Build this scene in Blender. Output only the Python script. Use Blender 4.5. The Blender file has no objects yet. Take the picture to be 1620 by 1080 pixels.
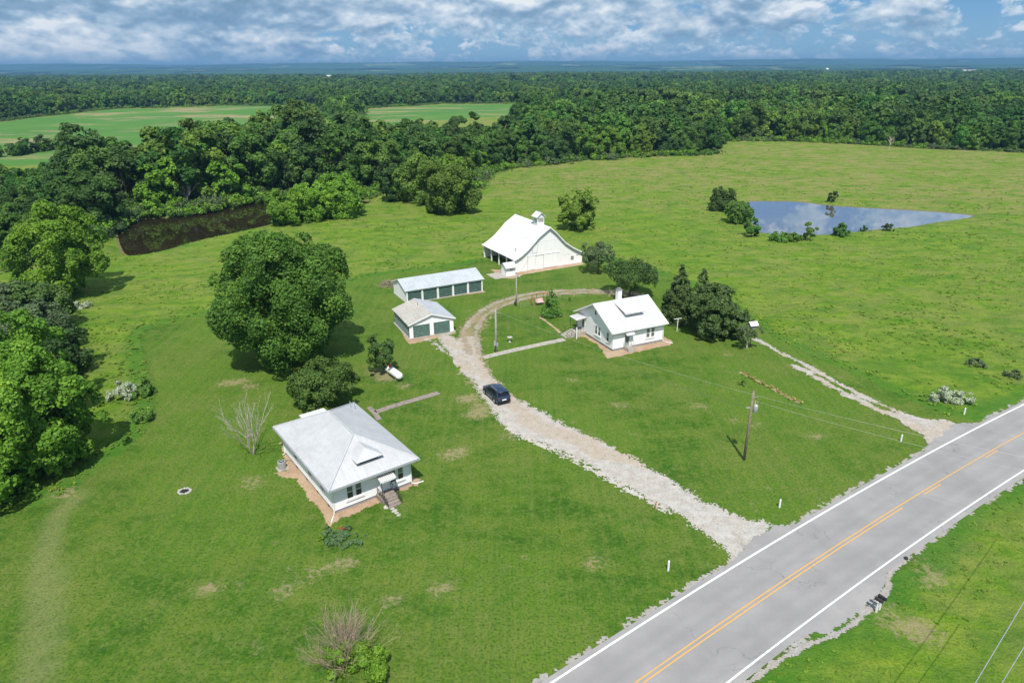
import bpy, math, random
import numpy as np
from mathutils import Matrix, Vector

scene = bpy.context.scene
COL = scene.collection
R_ = math.radians

# ------------------------------------------------------------------ camera
CAM_H = 36.0
PITCH, ROLL, FPX = R_(21.969), R_(-0.352), 1066.1
cd = bpy.data.cameras.new("camera")
cd.sensor_width = 36.0
cd.lens = 36.0 * FPX / 1620.0
cd.clip_start = 0.5
cd.clip_end = 60000.0
cam = bpy.data.objects.new("camera", cd)
COL.objects.link(cam)
cam.matrix_world = (Matrix.Translation((0, 0, CAM_H)) @ Matrix.Rotation(R_(90) - PITCH, 4, 'X')
                    @ Matrix.Rotation(ROLL, 4, 'Z'))
scene.camera = cam

# ------------------------------------------------------------------ sky
SUN_ELEV, SUN_AZ = R_(58.0), R_(180.0 - 3.0)        # sun stands behind the camera
world = bpy.data.worlds.new("World")
scene.world = world
world.use_nodes = True
wn, wl = world.node_tree.nodes, world.node_tree.links
wn.clear()


def W(t, **kw):
    n = wn.new(t)
    for k, v in kw.items():
        setattr(n, k, v)
    return n


def wmath(op, a, b=None, clamp=False):
    n = W('ShaderNodeMath', operation=op)
    n.use_clamp = clamp
    for i, s in enumerate((a, b)):
        if s is None:
            continue
        if isinstance(s, (int, float)):
            n.inputs[i].default_value = s
        else:
            wl.new(s, n.inputs[i])
    return n.outputs[0]


def wramp(v, stops):
    n = W('ShaderNodeValToRGB')
    e = n.color_ramp.elements
    while len(e) < len(stops):
        e.new(0.5)
    for el, (p, c) in zip(e, stops):
        el.position = p
        el.color = (*c, 1) if len(c) == 3 else c
    wl.new(v, n.inputs[0])
    return n.outputs[0]


def wmix(f, a, b):
    n = W('ShaderNodeMix', data_type='RGBA')
    for s, i in ((f, 0), (a, 6), (b, 7)):
        if isinstance(s, (int, float)):
            n.inputs[i].default_value = s
        elif isinstance(s, tuple):
            n.inputs[i].default_value = (*s, 1)
        else:
            wl.new(s, n.inputs[i])
    return n.outputs[2]


def wnoise(vec, scale, detail=6, rough=0.55, w=0.0, dist=0.0):
    n = W('ShaderNodeTexNoise', noise_dimensions='4D')
    n.inputs['Scale'].default_value = scale
    n.inputs['Detail'].default_value = detail
    n.inputs['Roughness'].default_value = rough
    n.inputs['W'].default_value = w
    n.inputs['Distortion'].default_value = dist
    wl.new(vec, n.inputs['Vector'])
    return n.outputs[0]


sky = W('ShaderNodeTexSky', sky_type='NISHITA')
sky.sun_disc = False
sky.sun_elevation = SUN_ELEV
sky.sun_rotation = SUN_AZ
sky.altitude = 100
sky.air_density = 1.0
sky.dust_density = 0.6
sky.ozone_density = 2.0
tc = W('ShaderNodeTexCoord')
sep = W('ShaderNodeSeparateXYZ')
wl.new(tc.outputs['Generated'], sep.inputs[0])
zc = wmath('MAXIMUM', sep.outputs[2], 0.0)
inv = wmath('DIVIDE', 1.0, wmath('ADD', zc, 0.75))


def cloudvec(dz, kz):
    c = W('ShaderNodeCombineXYZ')
    wl.new(wmath('MULTIPLY', sep.outputs[0], inv), c.inputs[0])
    wl.new(wmath('MULTIPLY', sep.outputs[1], inv), c.inputs[1])
    wl.new(wmath('MULTIPLY', wmath('MULTIPLY', wmath('ADD', zc, dz), inv), kz), c.inputs[2])
    return c.outputs[0]


# heaped clouds: density, and the same density a little higher up, to model the sunlit tops
def cloud_layer(k0, kz, scale, w, dz, cov, edge, gain, base_l):
    va, vb = cloudvec(0.0, kz), cloudvec(dz, kz)
    da = wnoise(va, scale, 11, 0.60, w, 0.15)
    la, lb = wnoise(va, scale, 4.5, 0.5, w, 0.15), wnoise(vb, scale, 4.5, 0.5, w, 0.15)
    mask = wramp(wmath('ADD', da, cov), [(0.0, (0, 0, 0)), (0.5, (0, 0, 0)), (0.5 + edge, (1, 1, 1)), (1.0, (1, 1, 1))])
    lit = wmath('ADD', wmath('MULTIPLY', wmath('SUBTRACT', la, lb), gain), base_l, True)
    return da, mask, lit


big = wnoise(cloudvec(0.0, 1.0), 2.0, 3, 0.5, 8.0)
big_c = wmath('MULTIPLY', wmath('SUBTRACT', big, 0.5), 0.5)
west = wmath('MULTIPLY', sep.outputs[0], -0.12)
hi = wramp(wmath('MULTIPLY', zc, 10.0), [(0.0, (0, 0, 0)), (0.3, (0.02, 0.02, 0.02)), (0.7, (0.09, 0.09, 0.09)), (1.0, (0.09, 0.09, 0.09))])
# upper grey deck seen from below, broad soft patches
d1, m1, l1 = cloud_layer(0, 1.7, 7.0, 3.1, 0.0085, wmath('ADD', wmath('ADD', big_c, west), wmath('ADD', hi, 0.008)), 0.06, 7.5, 0.40)
# lower distant heaps with bright tops
d2, m2, l2 = cloud_layer(0, 1.0, 14.0, 11.7, 0.0060, wmath('ADD', wmath('MULTIPLY', big_c, 0.6), 0.035), 0.04, 7.5, 0.46)
grain = wnoise(cloudvec(0.0, 1.5), 60.0, 5, 0.6, 1.0)
gr = wmath('MULTIPLY', wmath('SUBTRACT', grain, 0.5), 0.55)
thin1 = wramp(d1, [(0.0, (1, 1, 1)), (0.46, (1, 1, 1)), (0.66, (0, 0, 0)), (1.0, (0, 0, 0))])
s1 = wmath('ADD', wmath('ADD', l1, wmath('MULTIPLY', thin1, 0.16)), gr, True)
s2 = wmath('ADD', l2, gr, True)
cloud1 = wramp(s1, [(0.0, (0.19, 0.32, 0.47)), (0.35, (0.31, 0.45, 0.61)), (0.60, (0.51, 0.63, 0.75)), (0.85, (0.74, 0.81, 0.88)), (1.0, (0.92, 0.95, 0.97))])
cloud2 = wramp(s2, [(0.0, (0.26, 0.42, 0.57)), (0.38, (0.38, 0.54, 0.68)), (0.66, (0.64, 0.74, 0.83)), (1.0, (0.93, 0.95, 0.97))])
clear = wramp(wmath('MULTIPLY', zc, 4.0), [(0.0, (0.37, 0.60, 0.76)), (0.10, (0.27, 0.52, 0.75)), (0.30, (0.13, 0.37, 0.70)), (1.0, (0.07, 0.22, 0.55))])
low1 = wramp(wmath('MULTIPLY', zc, 10.0), [(0.0, (0.0, .0, .0)), (0.08, (0.25, 0.25, 0.25)), (0.24, (.95, .95, .95)), (1.0, (1, 1, 1))])
low2 = wramp(wmath('MULTIPLY', zc, 10.0), [(0.0, (0, 0, 0)), (0.06, (0.35, 0.35, 0.35)), (0.22, (0.9, 0.9, 0.9)), (0.60, (0.8, 0.8, 0.8)), (1.0, (0.5, 0.5, 0.5))])


def x10(c, k):
    n = W('ShaderNodeMix', data_type='RGBA', blend_type='MULTIPLY')
    n.inputs[0].default_value = 1.0
    wl.new(c, n.inputs[6])
    n.inputs[7].default_value = (k, k, k, 1)
    return n.outputs[2]


blue = wmix(0.85, sky.outputs[0], x10(clear, 10.0))
mid = wmix(wmath('MULTIPLY', m2, low2), blue, x10(cloud2, 11.0))
final = wmix(wmath('MULTIPLY', m1, low1), mid, x10(cloud1, 10.5))
bg = W('ShaderNodeBackground')
bg.inputs['Strength'].default_value = 0.09
wl.new(final, bg.inputs['Color'])
wo = W('ShaderNodeOutputWorld')
wl.new(bg.outputs[0], wo.inputs['Surface'])

# ------------------------------------------------------------------ sun
sd = bpy.data.lights.new("sun", 'SUN')
sd.energy = 5.0
sd.angle = R_(0.53)
sd.color = (1.0, 0.95, 0.87)
sun = bpy.data.objects.new("sun", sd)
COL.objects.link(sun)
sun.location = (0, -50, 90)
sun_dir = Vector((math.sin(SUN_AZ) * math.cos(SUN_ELEV), math.cos(SUN_AZ) * math.cos(SUN_ELEV), math.sin(SUN_ELEV)))
sun.rotation_euler = sun_dir.to_track_quat('Z', 'Y').to_euler()

scene.view_settings.view_transform = 'Standard'
scene.view_settings.look = 'None'
scene.view_settings.exposure = 0.15
scene.view_settings.gamma = 1.0
scene.cycles.use_denoising = True
scene.cycles.max_bounces = 6
scene.cycles.diffuse_bounces = 2
scene.cycles.glossy_bounces = 2
scene.cycles.transmission_bounces = 2
scene.cycles.volume_bounces = 0
scene.cycles.transparent_max_bounces = 4
scene.cycles.volume_step_rate = 4.0

# ------------------------------------------------------------------ numeric helpers
rng = np.random.default_rng(7)


def hash2(ix, iy, s):
    n = (ix.astype(np.int64) * 374761393 + iy.astype(np.int64) * 668265263 + s * 1442695041) & 0x7fffffff
    n = ((n ^ (n >> 13)) * 1274126177) & 0x7fffffff
    return ((n ^ (n >> 16)) & 0xffff) / 65535.0


def vnoise(x, y, s=0):
    x, y = np.asarray(x, float), np.asarray(y, float)
    ix, iy = np.floor(x), np.floor(y)
    fx, fy = x - ix, y - iy
    fx, fy = fx * fx * (3 - 2 * fx), fy * fy * (3 - 2 * fy)
    a, b = hash2(ix, iy, s), hash2(ix + 1, iy, s)
    c, d = hash2(ix, iy + 1, s), hash2(ix + 1, iy + 1, s)
    return (a + (b - a) * fx) * (1 - fy) + (c + (d - c) * fx) * fy


def fbm(x, y, s=0, o=4):
    r, a, t = 0.0, 1.0, 0.0
    for i in range(o):
        r = r + a * vnoise(x * 2 ** i + 17 * i, y * 2 ** i - 9 * i, s + i)
        t += a
        a *= 0.5
    return r / t


def smooth(a, b, x):
    t = np.clip((np.asarray(x, float) - a) / (b - a), 0, 1)
    return t * t * (3 - 2 * t)


def ground_at(px, py, z=0.0):
    """point of the photograph -> place on the level z (calibrated camera)"""
    X, Y = px - 810.0, py - 540.0
    cr, sr = math.cos(-ROLL), math.sin(-ROLL)
    X, Y = X * cr - Y * sr, X * sr + Y * cr
    dx, dy = X / FPX, -Y / FPX
    wy = math.cos(PITCH) + dy * math.sin(PITCH)
    wz = -math.sin(PITCH) + dy * math.cos(PITCH)
    t = (CAM_H - z) / -wz
    return dx * t, wy * t


def outline(pts, z=0.0):
    return np.array([ground_at(p[0], p[1], z) for p in pts])


def sd_poly(x, y, P):
    """signed distance to a closed polygon, negative inside"""
    x, y = np.asarray(x, float), np.asarray(y, float)
    d = np.full(x.shape, 1e18)
    ins = np.zeros(x.shape, bool)
    for i in range(len(P)):
        ax, ay = P[i - 1]
        bx, by = P[i]
        ex, ey = bx - ax, by - ay
        t = np.clip(((x - ax) * ex + (y - ay) * ey) / (ex * ex + ey * ey + 1e-12), 0, 1)
        d = np.minimum(d, (x - ax - t * ex) ** 2 + (y - ay - t * ey) ** 2)
        c = ((ay > y) != (by > y)) & (x < ex * (y - ay) / ((ey if abs(ey) > 1e-12 else 1e-12)) + ax)
        ins ^= c
    d = np.sqrt(d)
    return np.where(ins, -d, d)


def sd_line(x, y, P, w):
    x, y = np.asarray(x, float), np.asarray(y, float)
    d = np.full(x.shape, 1e18)
    for i in range(1, len(P)):
        ax, ay = P[i - 1]
        bx, by = P[i]
        ex, ey = bx - ax, by - ay
        t = np.clip(((x - ax) * ex + (y - ay) * ey) / (ex * ex + ey * ey + 1e-12), 0, 1)
        d = np.minimum(d, (x - ax - t * ex) ** 2 + (y - ay - t * ey) ** 2)
    return np.sqrt(d) - w


def spline(P, n=8):
    P = np.array(P, float)
    Q = np.vstack([2 * P[0] - P[1], P, 2 * P[-1] - P[-2]])
    out = []
    for i in range(1, len(Q) - 2):
        for k in range(n):
            t = k / n
            out.append(0.5 * ((2 * Q[i]) + (-Q[i - 1] + Q[i + 1]) * t + (2 * Q[i - 1] - 5 * Q[i] + 4 * Q[i + 1] - Q[i + 2]) * t * t
                              + (-Q[i - 1] + 3 * Q[i] - 3 * Q[i + 1] + Q[i + 2]) * t ** 3))
    out.append(P[-1])
    return np.array(out)


# ------------------------------------------------------------------ places traced from the survey
POND_L_Z, POND_R_Z = -1.3, -0.5
pond_l = spline(outline([(188, 352), (230, 347), (290, 343), (345, 332), (380, 324), (422, 318), (470, 312), (560, 317), (585, 320), (560, 328), (470, 346),
                         (424, 357), (370, 370), (300, 385), (240, 402), (205, 405), (192, 392), (186, 370), (188, 352)], POND_L_Z), 4)
pond_r = spline(outline([(1168, 322), (1200, 318), (1260, 319), (1315, 325), (1400, 330), (1470, 334), (1535, 340), (1530, 345), (1480, 352), (1440, 359),
                         (1400, 362), (1340, 368), (1290, 372), (1240, 372), (1205, 368), (1190, 352), (1168, 322)], POND_R_Z), 4)


def height(x, y):
    x, y = np.asarray(x, float), np.asarray(y, float)
    r = np.hypot(x - 5, y - 72)
    a = smooth(75, 190, r)
    h = a * ((fbm(x / 70, y / 70, 11, 3) - 0.5) * 2.6 - 0.1)
    h = h + smooth(220, 420, r) * (fbm(x / 260, y / 260, 31, 2) - 0.5) * 5.0 - smooth(400, 900, r) * 1.5
    far = smooth(1500, 5000, r)
    h = h + far * (fbm(x / 1400, y / 1400, 5, 3) - 0.45) * 32
    ridge = smooth(9000, 12000, y) * (1 - smooth(13500, 14600, y))
    h = h + ridge * (95 + 80 * fbm(x / 2600, y / 5200, 41, 4))
    ridge2 = smooth(6200, 7600, y) * (1 - smooth(8200, 9500, y))
    h = h + ridge2 * (22 + 40 * fbm(x / 1900 + 7, y / 4000, 51, 4))
    for P, wz, k in ((pond_l, POND_L_Z, 0.30), (pond_r, POND_R_Z, 0.28)):
        cx, cy = P.mean(0)
        near = np.hypot(x - cx, y - cy) < 130
        if near.any():
            s = sd_poly(np.where(near, x, 1e5), np.where(near, y, 1e5), P)
            bowl = np.where(s > 0, wz + k * s, wz + k * s * 0.8)
            bowl = np.maximum(bowl, wz - 1.2)
            lvl = h * smooth(0, 60, s)
            h = np.where(near, np.minimum(np.where(s > 0, np.minimum(bowl, lvl), bowl), np.where(s > 0, lvl, bowl)), h)
    return h


def H1(x, y):
    return float(height(np.array([x]), np.array([y]))[0])


def at(px, py):
    """point of the photograph -> place on the terrain"""
    z = 0.0
    for _ in range(6):
        x, y = ground_at(px, py, z)
        z = H1(x, y)
    return x, y, z


# ------------------------------------------------------------------ mesh helpers
def new_obj(name, me, mat=None, parent=None, kind=None, label=None):
    o = bpy.data.objects.new(name, me)
    COL.objects.link(o)
    if mat is not None:
        for m in (mat if isinstance(mat, (list, tuple)) else [mat]):
            me.materials.append(m)
    if parent is not None:
        o.parent = parent
    if kind:
        o['kind'] = kind
    if label:
        o['label'] = label
    return o


def np_mesh(name, V, F, smooth_shade=False):
    """V (n,3), F (m,k) arrays of equal-sided faces"""
    me = bpy.data.meshes.new(name)
    V, F = np.asarray(V, np.float32), np.asarray(F, np.int32)
    me.vertices.add(len(V))
    me.vertices.foreach_set('co', V.ravel())
    k = F.shape[1]
    me.loops.add(F.size)
    me.loops.foreach_set('vertex_index', F.ravel())
    me.polygons.add(len(F))
    me.polygons.foreach_set('loop_start', np.arange(0, F.size, k, dtype=np.int32))
    if smooth_shade:
        me.polygons.foreach_set('use_smooth', np.ones(len(F), bool))
    me.update(calc_edges=True)
    return me


def thing(name, label, cat, loc=(0, 0, 0), rz=0.0, group=None):
    o = bpy.data.objects.new(name, None)
    o.empty_display_size = 0.3
    COL.objects.link(o)
    o.location = loc
    o.rotation_euler = (0, 0, rz)
    o['label'] = label
    o['category'] = cat
    if group:
        o['group'] = group
    return o


def tag(o, label, cat, group=None, kind=None):
    o['label'] = label
    o['category'] = cat
    if group:
        o['group'] = group
    if kind:
        o['kind'] = kind
    return o


class Geo:
    def __init__(s):
        s.v, s.f = [], []

    def add(s, vs, fs):
        n = len(s.v)
        s.v += [tuple(map(float, p)) for p in vs]
        s.f += [tuple(i + n for i in f) for f in fs]
        return s

    def box(s, x0, x1, y0, y1, z0, z1):
        return s.add([(x0, y0, z0), (x1, y0, z0), (x1, y1, z0), (x0, y1, z0), (x0, y0, z1), (x1, y0, z1), (x1, y1, z1), (x0, y1, z1)],
                     [(3, 2, 1, 0), (4, 5, 6, 7), (0, 1, 5, 4), (1, 2, 6, 5), (2, 3, 7, 6), (3, 0, 4, 7)])

    def slab(s, P, n, t):
        """polygon P thickened by t along -n"""
        n = Vector(n).normalized()
        k = len(P)
        Q = [Vector(p) - n * t for p in P]
        return s.add([tuple(p) for p in P] + [tuple(q) for q in Q],
                     [tuple(range(k)), tuple(range(2 * k - 1, k - 1, -1))] + [(i, i + k, (i + 1) % k + k, (i + 1) % k) for i in range(k)])

    def tube(s, P, r, n=8, cap=True):
        P = [Vector(p) for p in P]
        if isinstance(r, (int, float)):
            r = [r] * len(P)
        base = len(s.v)
        for i, p in enumerate(P):
            d = (P[min(i + 1, len(P) - 1)] - P[max(i - 1, 0)]).normalized()
            a = d.orthogonal().normalized() if abs(d.z) > 0.95 else d.cross(Vector((0, 0, 1))).normalized()
            if abs(d.z) > 0.95:
                a = (Vector((1, 0, 0)) - d * d.x).normalized()
            b = d.cross(a)
            for k in range(n):
                t = 2 * math.pi * k / n
                s.v.append(tuple(p + (a * math.cos(t) + b * math.sin(t)) * r[i]))
        for i in range(len(P) - 1):
            for k in range(n):
                A, B = base + i * n + k, base + i * n + (k + 1) % n
                s.f.append((A, B, B + n, A + n))
        if cap:
            s.f.append(tuple(base + k for k in range(n))[::-1])
            s.f.append(tuple(base + (len(P) - 1) * n + k for k in range(n)))
        return s

    def lathe(s, prof, c=(0, 0, 0), n=16):
        base = len(s.v)
        for r, z in prof:
            for k in range(n):
                t = 2 * math.pi * k / n
                s.v.append((c[0] + r * math.cos(t), c[1] + r * math.sin(t), c[2] + z))
        for i in range(len(prof) - 1):
            for k in range(n):
                A, B = base + i * n + k, base + i * n + (k + 1) % n
                s.f.append((A, B, B + n, A + n))
        s.f.append(tuple(base + k for k in range(n))[::-1])
        s.f.append(tuple(base + (len(prof) - 1) * n + k for k in range(n)))
        return s

    def build(s, name, mat, parent=None, kind=None, label=None, sm=False):
        me = bpy.data.meshes.new(name)
        me.from_pydata(s.v, [], s.f)
        if sm:
            for p in me.polygons:
                p.use_smooth = True
        me.update()
        return new_obj(name, me, mat, parent, kind, label)


def copy_tree(o, parent=None):
    c = o.copy()
    COL.objects.link(c)
    c.parent = parent
    for ch in list(o.children):
        copy_tree(ch, c)
    return c


# ------------------------------------------------------------------ materials
class Mat:
    def __init__(s, name, rough=0.8, metallic=0.0, spec=0.3):
        s.m = bpy.data.materials.new(name)
        s.m.use_nodes = True
        s.n, s.l = s.m.node_tree.nodes, s.m.node_tree.links
        s.b = s.n['Principled BSDF']
        s.b.inputs['Roughness'].default_value = rough
        s.b.inputs['Metallic'].default_value = metallic
        s.b.inputs['Specular IOR Level'].default_value = spec
        s.geo = None

    def pos(s, rot=None, scale=None, obj=False):
        if obj:
            t = s.n.new('ShaderNodeTexCoord').outputs['Object']
        else:
            t = s.n.new('ShaderNodeNewGeometry').outputs['Position']
        if rot is None and scale is None:
            return t
        m = s.n.new('ShaderNodeMapping')
        m.vector_type = 'POINT'
        if rot:
            m.inputs['Rotation'].default_value = rot
        if scale:
            m.inputs['Scale'].default_value = scale
        s.l.new(t, m.inputs[0])
        return m.outputs[0]

    def noise(s, vec, scale, detail=3, rough=0.55, dist=0.0):
        n = s.n.new('ShaderNodeTexNoise')
        n.inputs['Scale'].default_value = scale
        n.inputs['Detail'].default_value = detail
        n.inputs['Roughness'].default_value = rough
        n.inputs['Distortion'].default_value = dist
        s.l.new(vec, n.inputs['Vector'])
        return n.outputs[0]

    def voro(s, vec, scale, out='Distance', feature='F1', rnd=1.0):
        n = s.n.new('ShaderNodeTexVoronoi')
        n.feature = feature
        n.inputs['Scale'].default_value = scale
        n.inputs['Randomness'].default_value = rnd
        s.l.new(vec, n.inputs['Vector'])
        return n.outputs[out]

    def ramp(s, v, stops, interp='LINEAR'):
        n = s.n.new('ShaderNodeValToRGB')
        n.color_ramp.interpolation = interp
        e = n.color_ramp.elements
        while len(e) < len(stops):
            e.new(0.5)
        for el, (p, c) in zip(e, stops):
            el.position = p
            el.color = (c, c, c, 1) if isinstance(c, (int, float)) else (*c, 1)
        s.l.new(v, n.inputs[0])
        return n.outputs[0]

    def attr(s, name):
        n = s.n.new('ShaderNodeAttribute')
        n.attribute_name = name
        return n.outputs['Fac']

    def mix(s, f, a, b, mode='MIX'):
        n = s.n.new('ShaderNodeMix')
        n.data_type = 'RGBA'
        n.blend_type = mode
        for v, i in ((f, 0), (a, 6), (b, 7)):
            if isinstance(v, (int, float)):
                n.inputs[i].default_value = v if i == 0 else (v, v, v, 1)
            elif isinstance(v, tuple):
                n.inputs[i].default_value = (*v, 1)
            else:
                s.l.new(v, n.inputs[i])
        return n.outputs[2]

    def math(s, op, a, b=0.0, clamp=False):
        n = s.n.new('ShaderNodeMath')
        n.operation = op
        n.use_clamp = clamp
        for i, v in enumerate((a, b)):
            if isinstance(v, (int, float)):
                n.inputs[i].default_value = v
            else:
                s.l.new(v, n.inputs[i])
        return n.outputs[0]

    def step(s, v, a, b):
        """smoothstep a..b (works for a>b too)"""
        n = s.n.new('ShaderNodeMapRange')
        n.interpolation_type = 'SMOOTHSTEP'
        flip = a > b
        n.inputs['From Min'].default_value = min(a, b)
        n.inputs['From Max'].default_value = max(a, b)
        n.inputs['To Min'].default_value = 1.0 if flip else 0.0
        n.inputs['To Max'].default_value = 0.0 if flip else 1.0
        s.l.new(v, n.inputs[0])
        return n.outputs[0]

    def color(s, c):
        if isinstance(c, tuple):
            s.b.inputs['Base Color'].default_value = (*c, 1)
        else:
            s.l.new(c, s.b.inputs['Base Color'])
        return s

    def bump(s, h, strength=0.5, dist=0.1):
        n = s.n.new('ShaderNodeBump')
        n.inputs['Strength'].default_value = strength
        n.inputs['Distance'].default_value = dist
        s.l.new(h, n.inputs['Height'])
        s.l.new(n.outputs[0], s.b.inputs['Normal'])
        return s


def plain(name, col, rough=0.7, metallic=0.0, spec=0.3, var=0.12, scale=1.5):
    m = Mat(name, rough, metallic, spec)
    p = m.pos()
    n = m.noise(p, scale, 5, 0.6)
    lo = tuple(c * (1 - var) for c in col)
    hi = tuple(min(1, c * (1 + var)) for c in col)
    m.color(m.ramp(n, [(0.3, lo), (0.7, hi)]))
    return m.m


def painted_wall(name, col, dirt=(0.45, 0.42, 0.36)):
    m = Mat(name, 0.6, 0, 0.3)
    p = m.pos()
    n = m.noise(p, 0.8, 6, 0.65)
    g = m.noise(m.pos(scale=(4, 4, 0.7)), 1.2, 5, 0.6)
    c = m.mix(m.ramp(n, [(0.45, 0.0), (0.8, 0.35)]), col, tuple(c * 0.85 for c in col))
    c = m.mix(m.ramp(g, [(0.55, 0.0), (0.8, 0.25)]), c, dirt)
    m.color(c)
    return m.m


def metal_roof(name, col, stain=(0.35, 0.33, 0.31), amt=0.25):
    m = Mat(name, 0.5, 0.15, 0.4)
    p = m.pos()
    n = m.noise(p, 0.5, 6, 0.65)
    f = m.noise(p, 7.0, 4, 0.6)
    streak = m.noise(m.pos(obj=True, scale=(2.6, 0.5, 0.5)), 1.0, 6, 0.7)
    c = m.mix(m.ramp(n, [(0.38, 0.0), (0.62, 1.0)]), col, tuple(c * 0.86 for c in col))
    c = m.mix(m.ramp(streak, [(0.46, 0.0), (0.66, amt)]), c, stain)
    c = m.mix(m.ramp(f, [(0.4, 0.0), (0.8, 0.10)]), c, stain)
    m.color(c)
    return m.m


MT = {}
MT['white'] = painted_wall('white_painted_boards', (0.87, 0.86, 0.87), (0.62, 0.60, 0.56))
MT['trim'] = plain('white_trim', (0.80, 0.80, 0.79), 0.5, var=0.05)
MT['roof1'] = metal_roof('grey_standing_seam_metal', (0.53, 0.54, 0.555), amt=0.3)
MT['roof2'] = metal_roof('white_sheet_metal', (0.63, 0.62, 0.63), amt=0.25)
MT['roof_shed'] = metal_roof('blue_grey_sheet_metal', (0.50, 0.545, 0.585), amt=0.35)
MT['roof_gar'] = metal_roof('weathered_cream_sheet_metal', (0.53, 0.51, 0.47), (0.30, 0.26, 0.22), 0.5)
MT['roof_barn'] = metal_roof('painted_white_barn_metal', (0.74, 0.745, 0.76), (0.42, 0.42, 0.43), 0.35)
MT['seam'] = plain('seam_metal', (0.50, 0.51, 0.53), 0.5, 0.2)
MT['seam_w'] = plain('white_seam_metal', (0.66, 0.67, 0.69), 0.5, 0.1)
MT['dark'] = plain('dark_interior', (0.02, 0.02, 0.02), 0.9)
MT['found'] = plain('block_foundation', (0.27, 0.27, 0.28), 0.9, var=0.2, scale=4)
MT['conc'] = plain('aged_concrete', (0.36, 0.33, 0.29), 0.9, var=0.28, scale=2.2)
MT['conc_d'] = plain('brown_concrete', (0.24, 0.20, 0.175), 0.9, var=0.3, scale=2.2)
MT['iron'] = plain('black_iron', (0.03, 0.03, 0.032), 0.5)
MT['glass'] = plain('window_glass', (0.035, 0.042, 0.045), 0.06, 0, 0.6, var=0.4, scale=1.0)
MT['curtain'] = plain('window_with_blind', (0.16, 0.17, 0.17), 0.2, 0, 0.5, var=0.3)
MT['green'] = plain('green_door_paint', (0.075, 0.15, 0.125), 0.6, var=0.3, scale=2.0)
MT['green_d'] = plain('dark_green_door_paint', (0.045, 0.105, 0.085), 0.6, var=0.3, scale=2.0)
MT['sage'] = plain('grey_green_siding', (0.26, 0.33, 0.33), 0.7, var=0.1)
MT['wood'] = plain('weathered_pole_wood', (0.22, 0.17, 0.125), 0.9, var=0.35, scale=6)
MT['wood_g'] = plain('grey_pole_wood', (0.34, 0.32, 0.29), 0.9, var=0.3, scale=6)
MT['galv'] = plain('galvanised_metal', (0.42, 0.44, 0.46), 0.45, 0.4, var=0.1)
MT['red'] = plain('red_enamel', (0.45, 0.03, 0.03), 0.4)
MT['rust'] = plain('orange_rusty_frame', (0.42, 0.14, 0.075), 0.7, var=0.25)
MT['pink'] = plain('faded_pink_cushion', (0.62, 0.40, 0.38), 0.8)
MT['rubber'] = plain('black_rubber', (0.018, 0.018, 0.018), 0.7)
MT['stone'] = plain('pale_stone', (0.42, 0.40, 0.36), 0.9, var=0.25, scale=5)
MT['brush'] = plain('dead_wood', (0.27, 0.21, 0.17), 0.95, var=0.4, scale=4)
MT['orange'] = plain('orange_stake', (0.75, 0.13, 0.05), 0.6)
MT['wire'] = plain('power_cable', (0.10, 0.10, 0.10), 0.5)
MT['wire_l'] = plain('bare_aluminium_cable', (0.45, 0.47, 0.47), 0.4, 0.5)

# ------------------------------------------------------------------ zones of the land
lawn_poly = spline(outline([(-250, 1250), (-200, 830), (60, 800), (150, 745), (222, 690), (245, 640), (240, 600), (228, 560), (236, 520), (345, 492),
                            (420, 470), (520, 452), (600, 436), (640, 430), (700, 424), (765, 412), (800, 405), (880, 398), (928, 402), (990, 418), (1060, 440),
                            (1130, 470), (1190, 512), (1215, 528), (1290, 565), (1370, 600), (1440, 632), (1500, 657), (1560, 664), (1640, 630), (2100, 500),
                            (2300, 640), (1620, 760), (1440, 885), (1180, 1080), (1050, 1250)]), 4)
crop_poly = outline([(-500, 250), (-200, 216), (0, 190), (180, 172), (350, 168), (440, 166), (505, 166), (470, 185), (380, 212), (300, 250), (0, 262), (-500, 300)])
field2_poly = outline([(560, 172), (680, 165), (720, 163), (870, 162), (885, 153), (990, 147), (992, 151), (900, 162), (860, 172), (840, 186), (560, 200)])
grass3_poly = outline([(-100, 252), (60, 246), (120, 240), (190, 270), (160, 320), (60, 280), (-100, 290)])

# ------------------------------------------------------------------ ground sheet
def axis(lo, hi, step, far, grow):
    a = list(np.arange(lo, hi + 1e-6, step))
    s, x = step, hi
    while x < far:
        s *= grow
        x += s
        a.append(x)
    return a


xs = axis(0, 110, 1.0, 15500, 1.045)
xs = np.array(sorted(set([-x for x in xs] + xs)))
yp = axis(20, 175, 1.0, 15500, 1.022)
yn = [20 - v for v in axis(0, 10, 2.0, 6000, 1.25)[1:]]
ys = np.array(sorted(set(yn + yp)))
GX, GY = np.meshgrid(xs, ys)
gx, gy = GX.ravel(), GY.ravel()
gz = height(gx, gy)
nx, ny = len(xs), len(ys)
i = np.arange(nx * ny).reshape(ny, nx)
F = np.stack([i[:-1, :-1].ravel(), i[:-1, 1:].ravel(), i[1:, 1:].ravel(), i[1:, :-1].ravel()], 1)
me = np_mesh('ground', np.stack([gx, gy, gz], 1), F, True)


def set_attr(me, name, v):
    a = me.attributes.new(name, 'FLOAT', 'POINT')
    a.data.foreach_set('value', np.asarray(v, np.float32))


set_attr(me, 'lawn', np.clip(sd_poly(gx, gy, lawn_poly), -30, 30))
set_attr(me, 'crop', np.clip(np.minimum(sd_poly(gx, gy, crop_poly), sd_poly(gx, gy, field2_poly)), -60, 60))
pd = np.minimum(sd_poly(gx, gy, pond_l), sd_poly(gx, gy, pond_r))
set_attr(me, 'pond', np.clip(pd, -10, 30))


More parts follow.
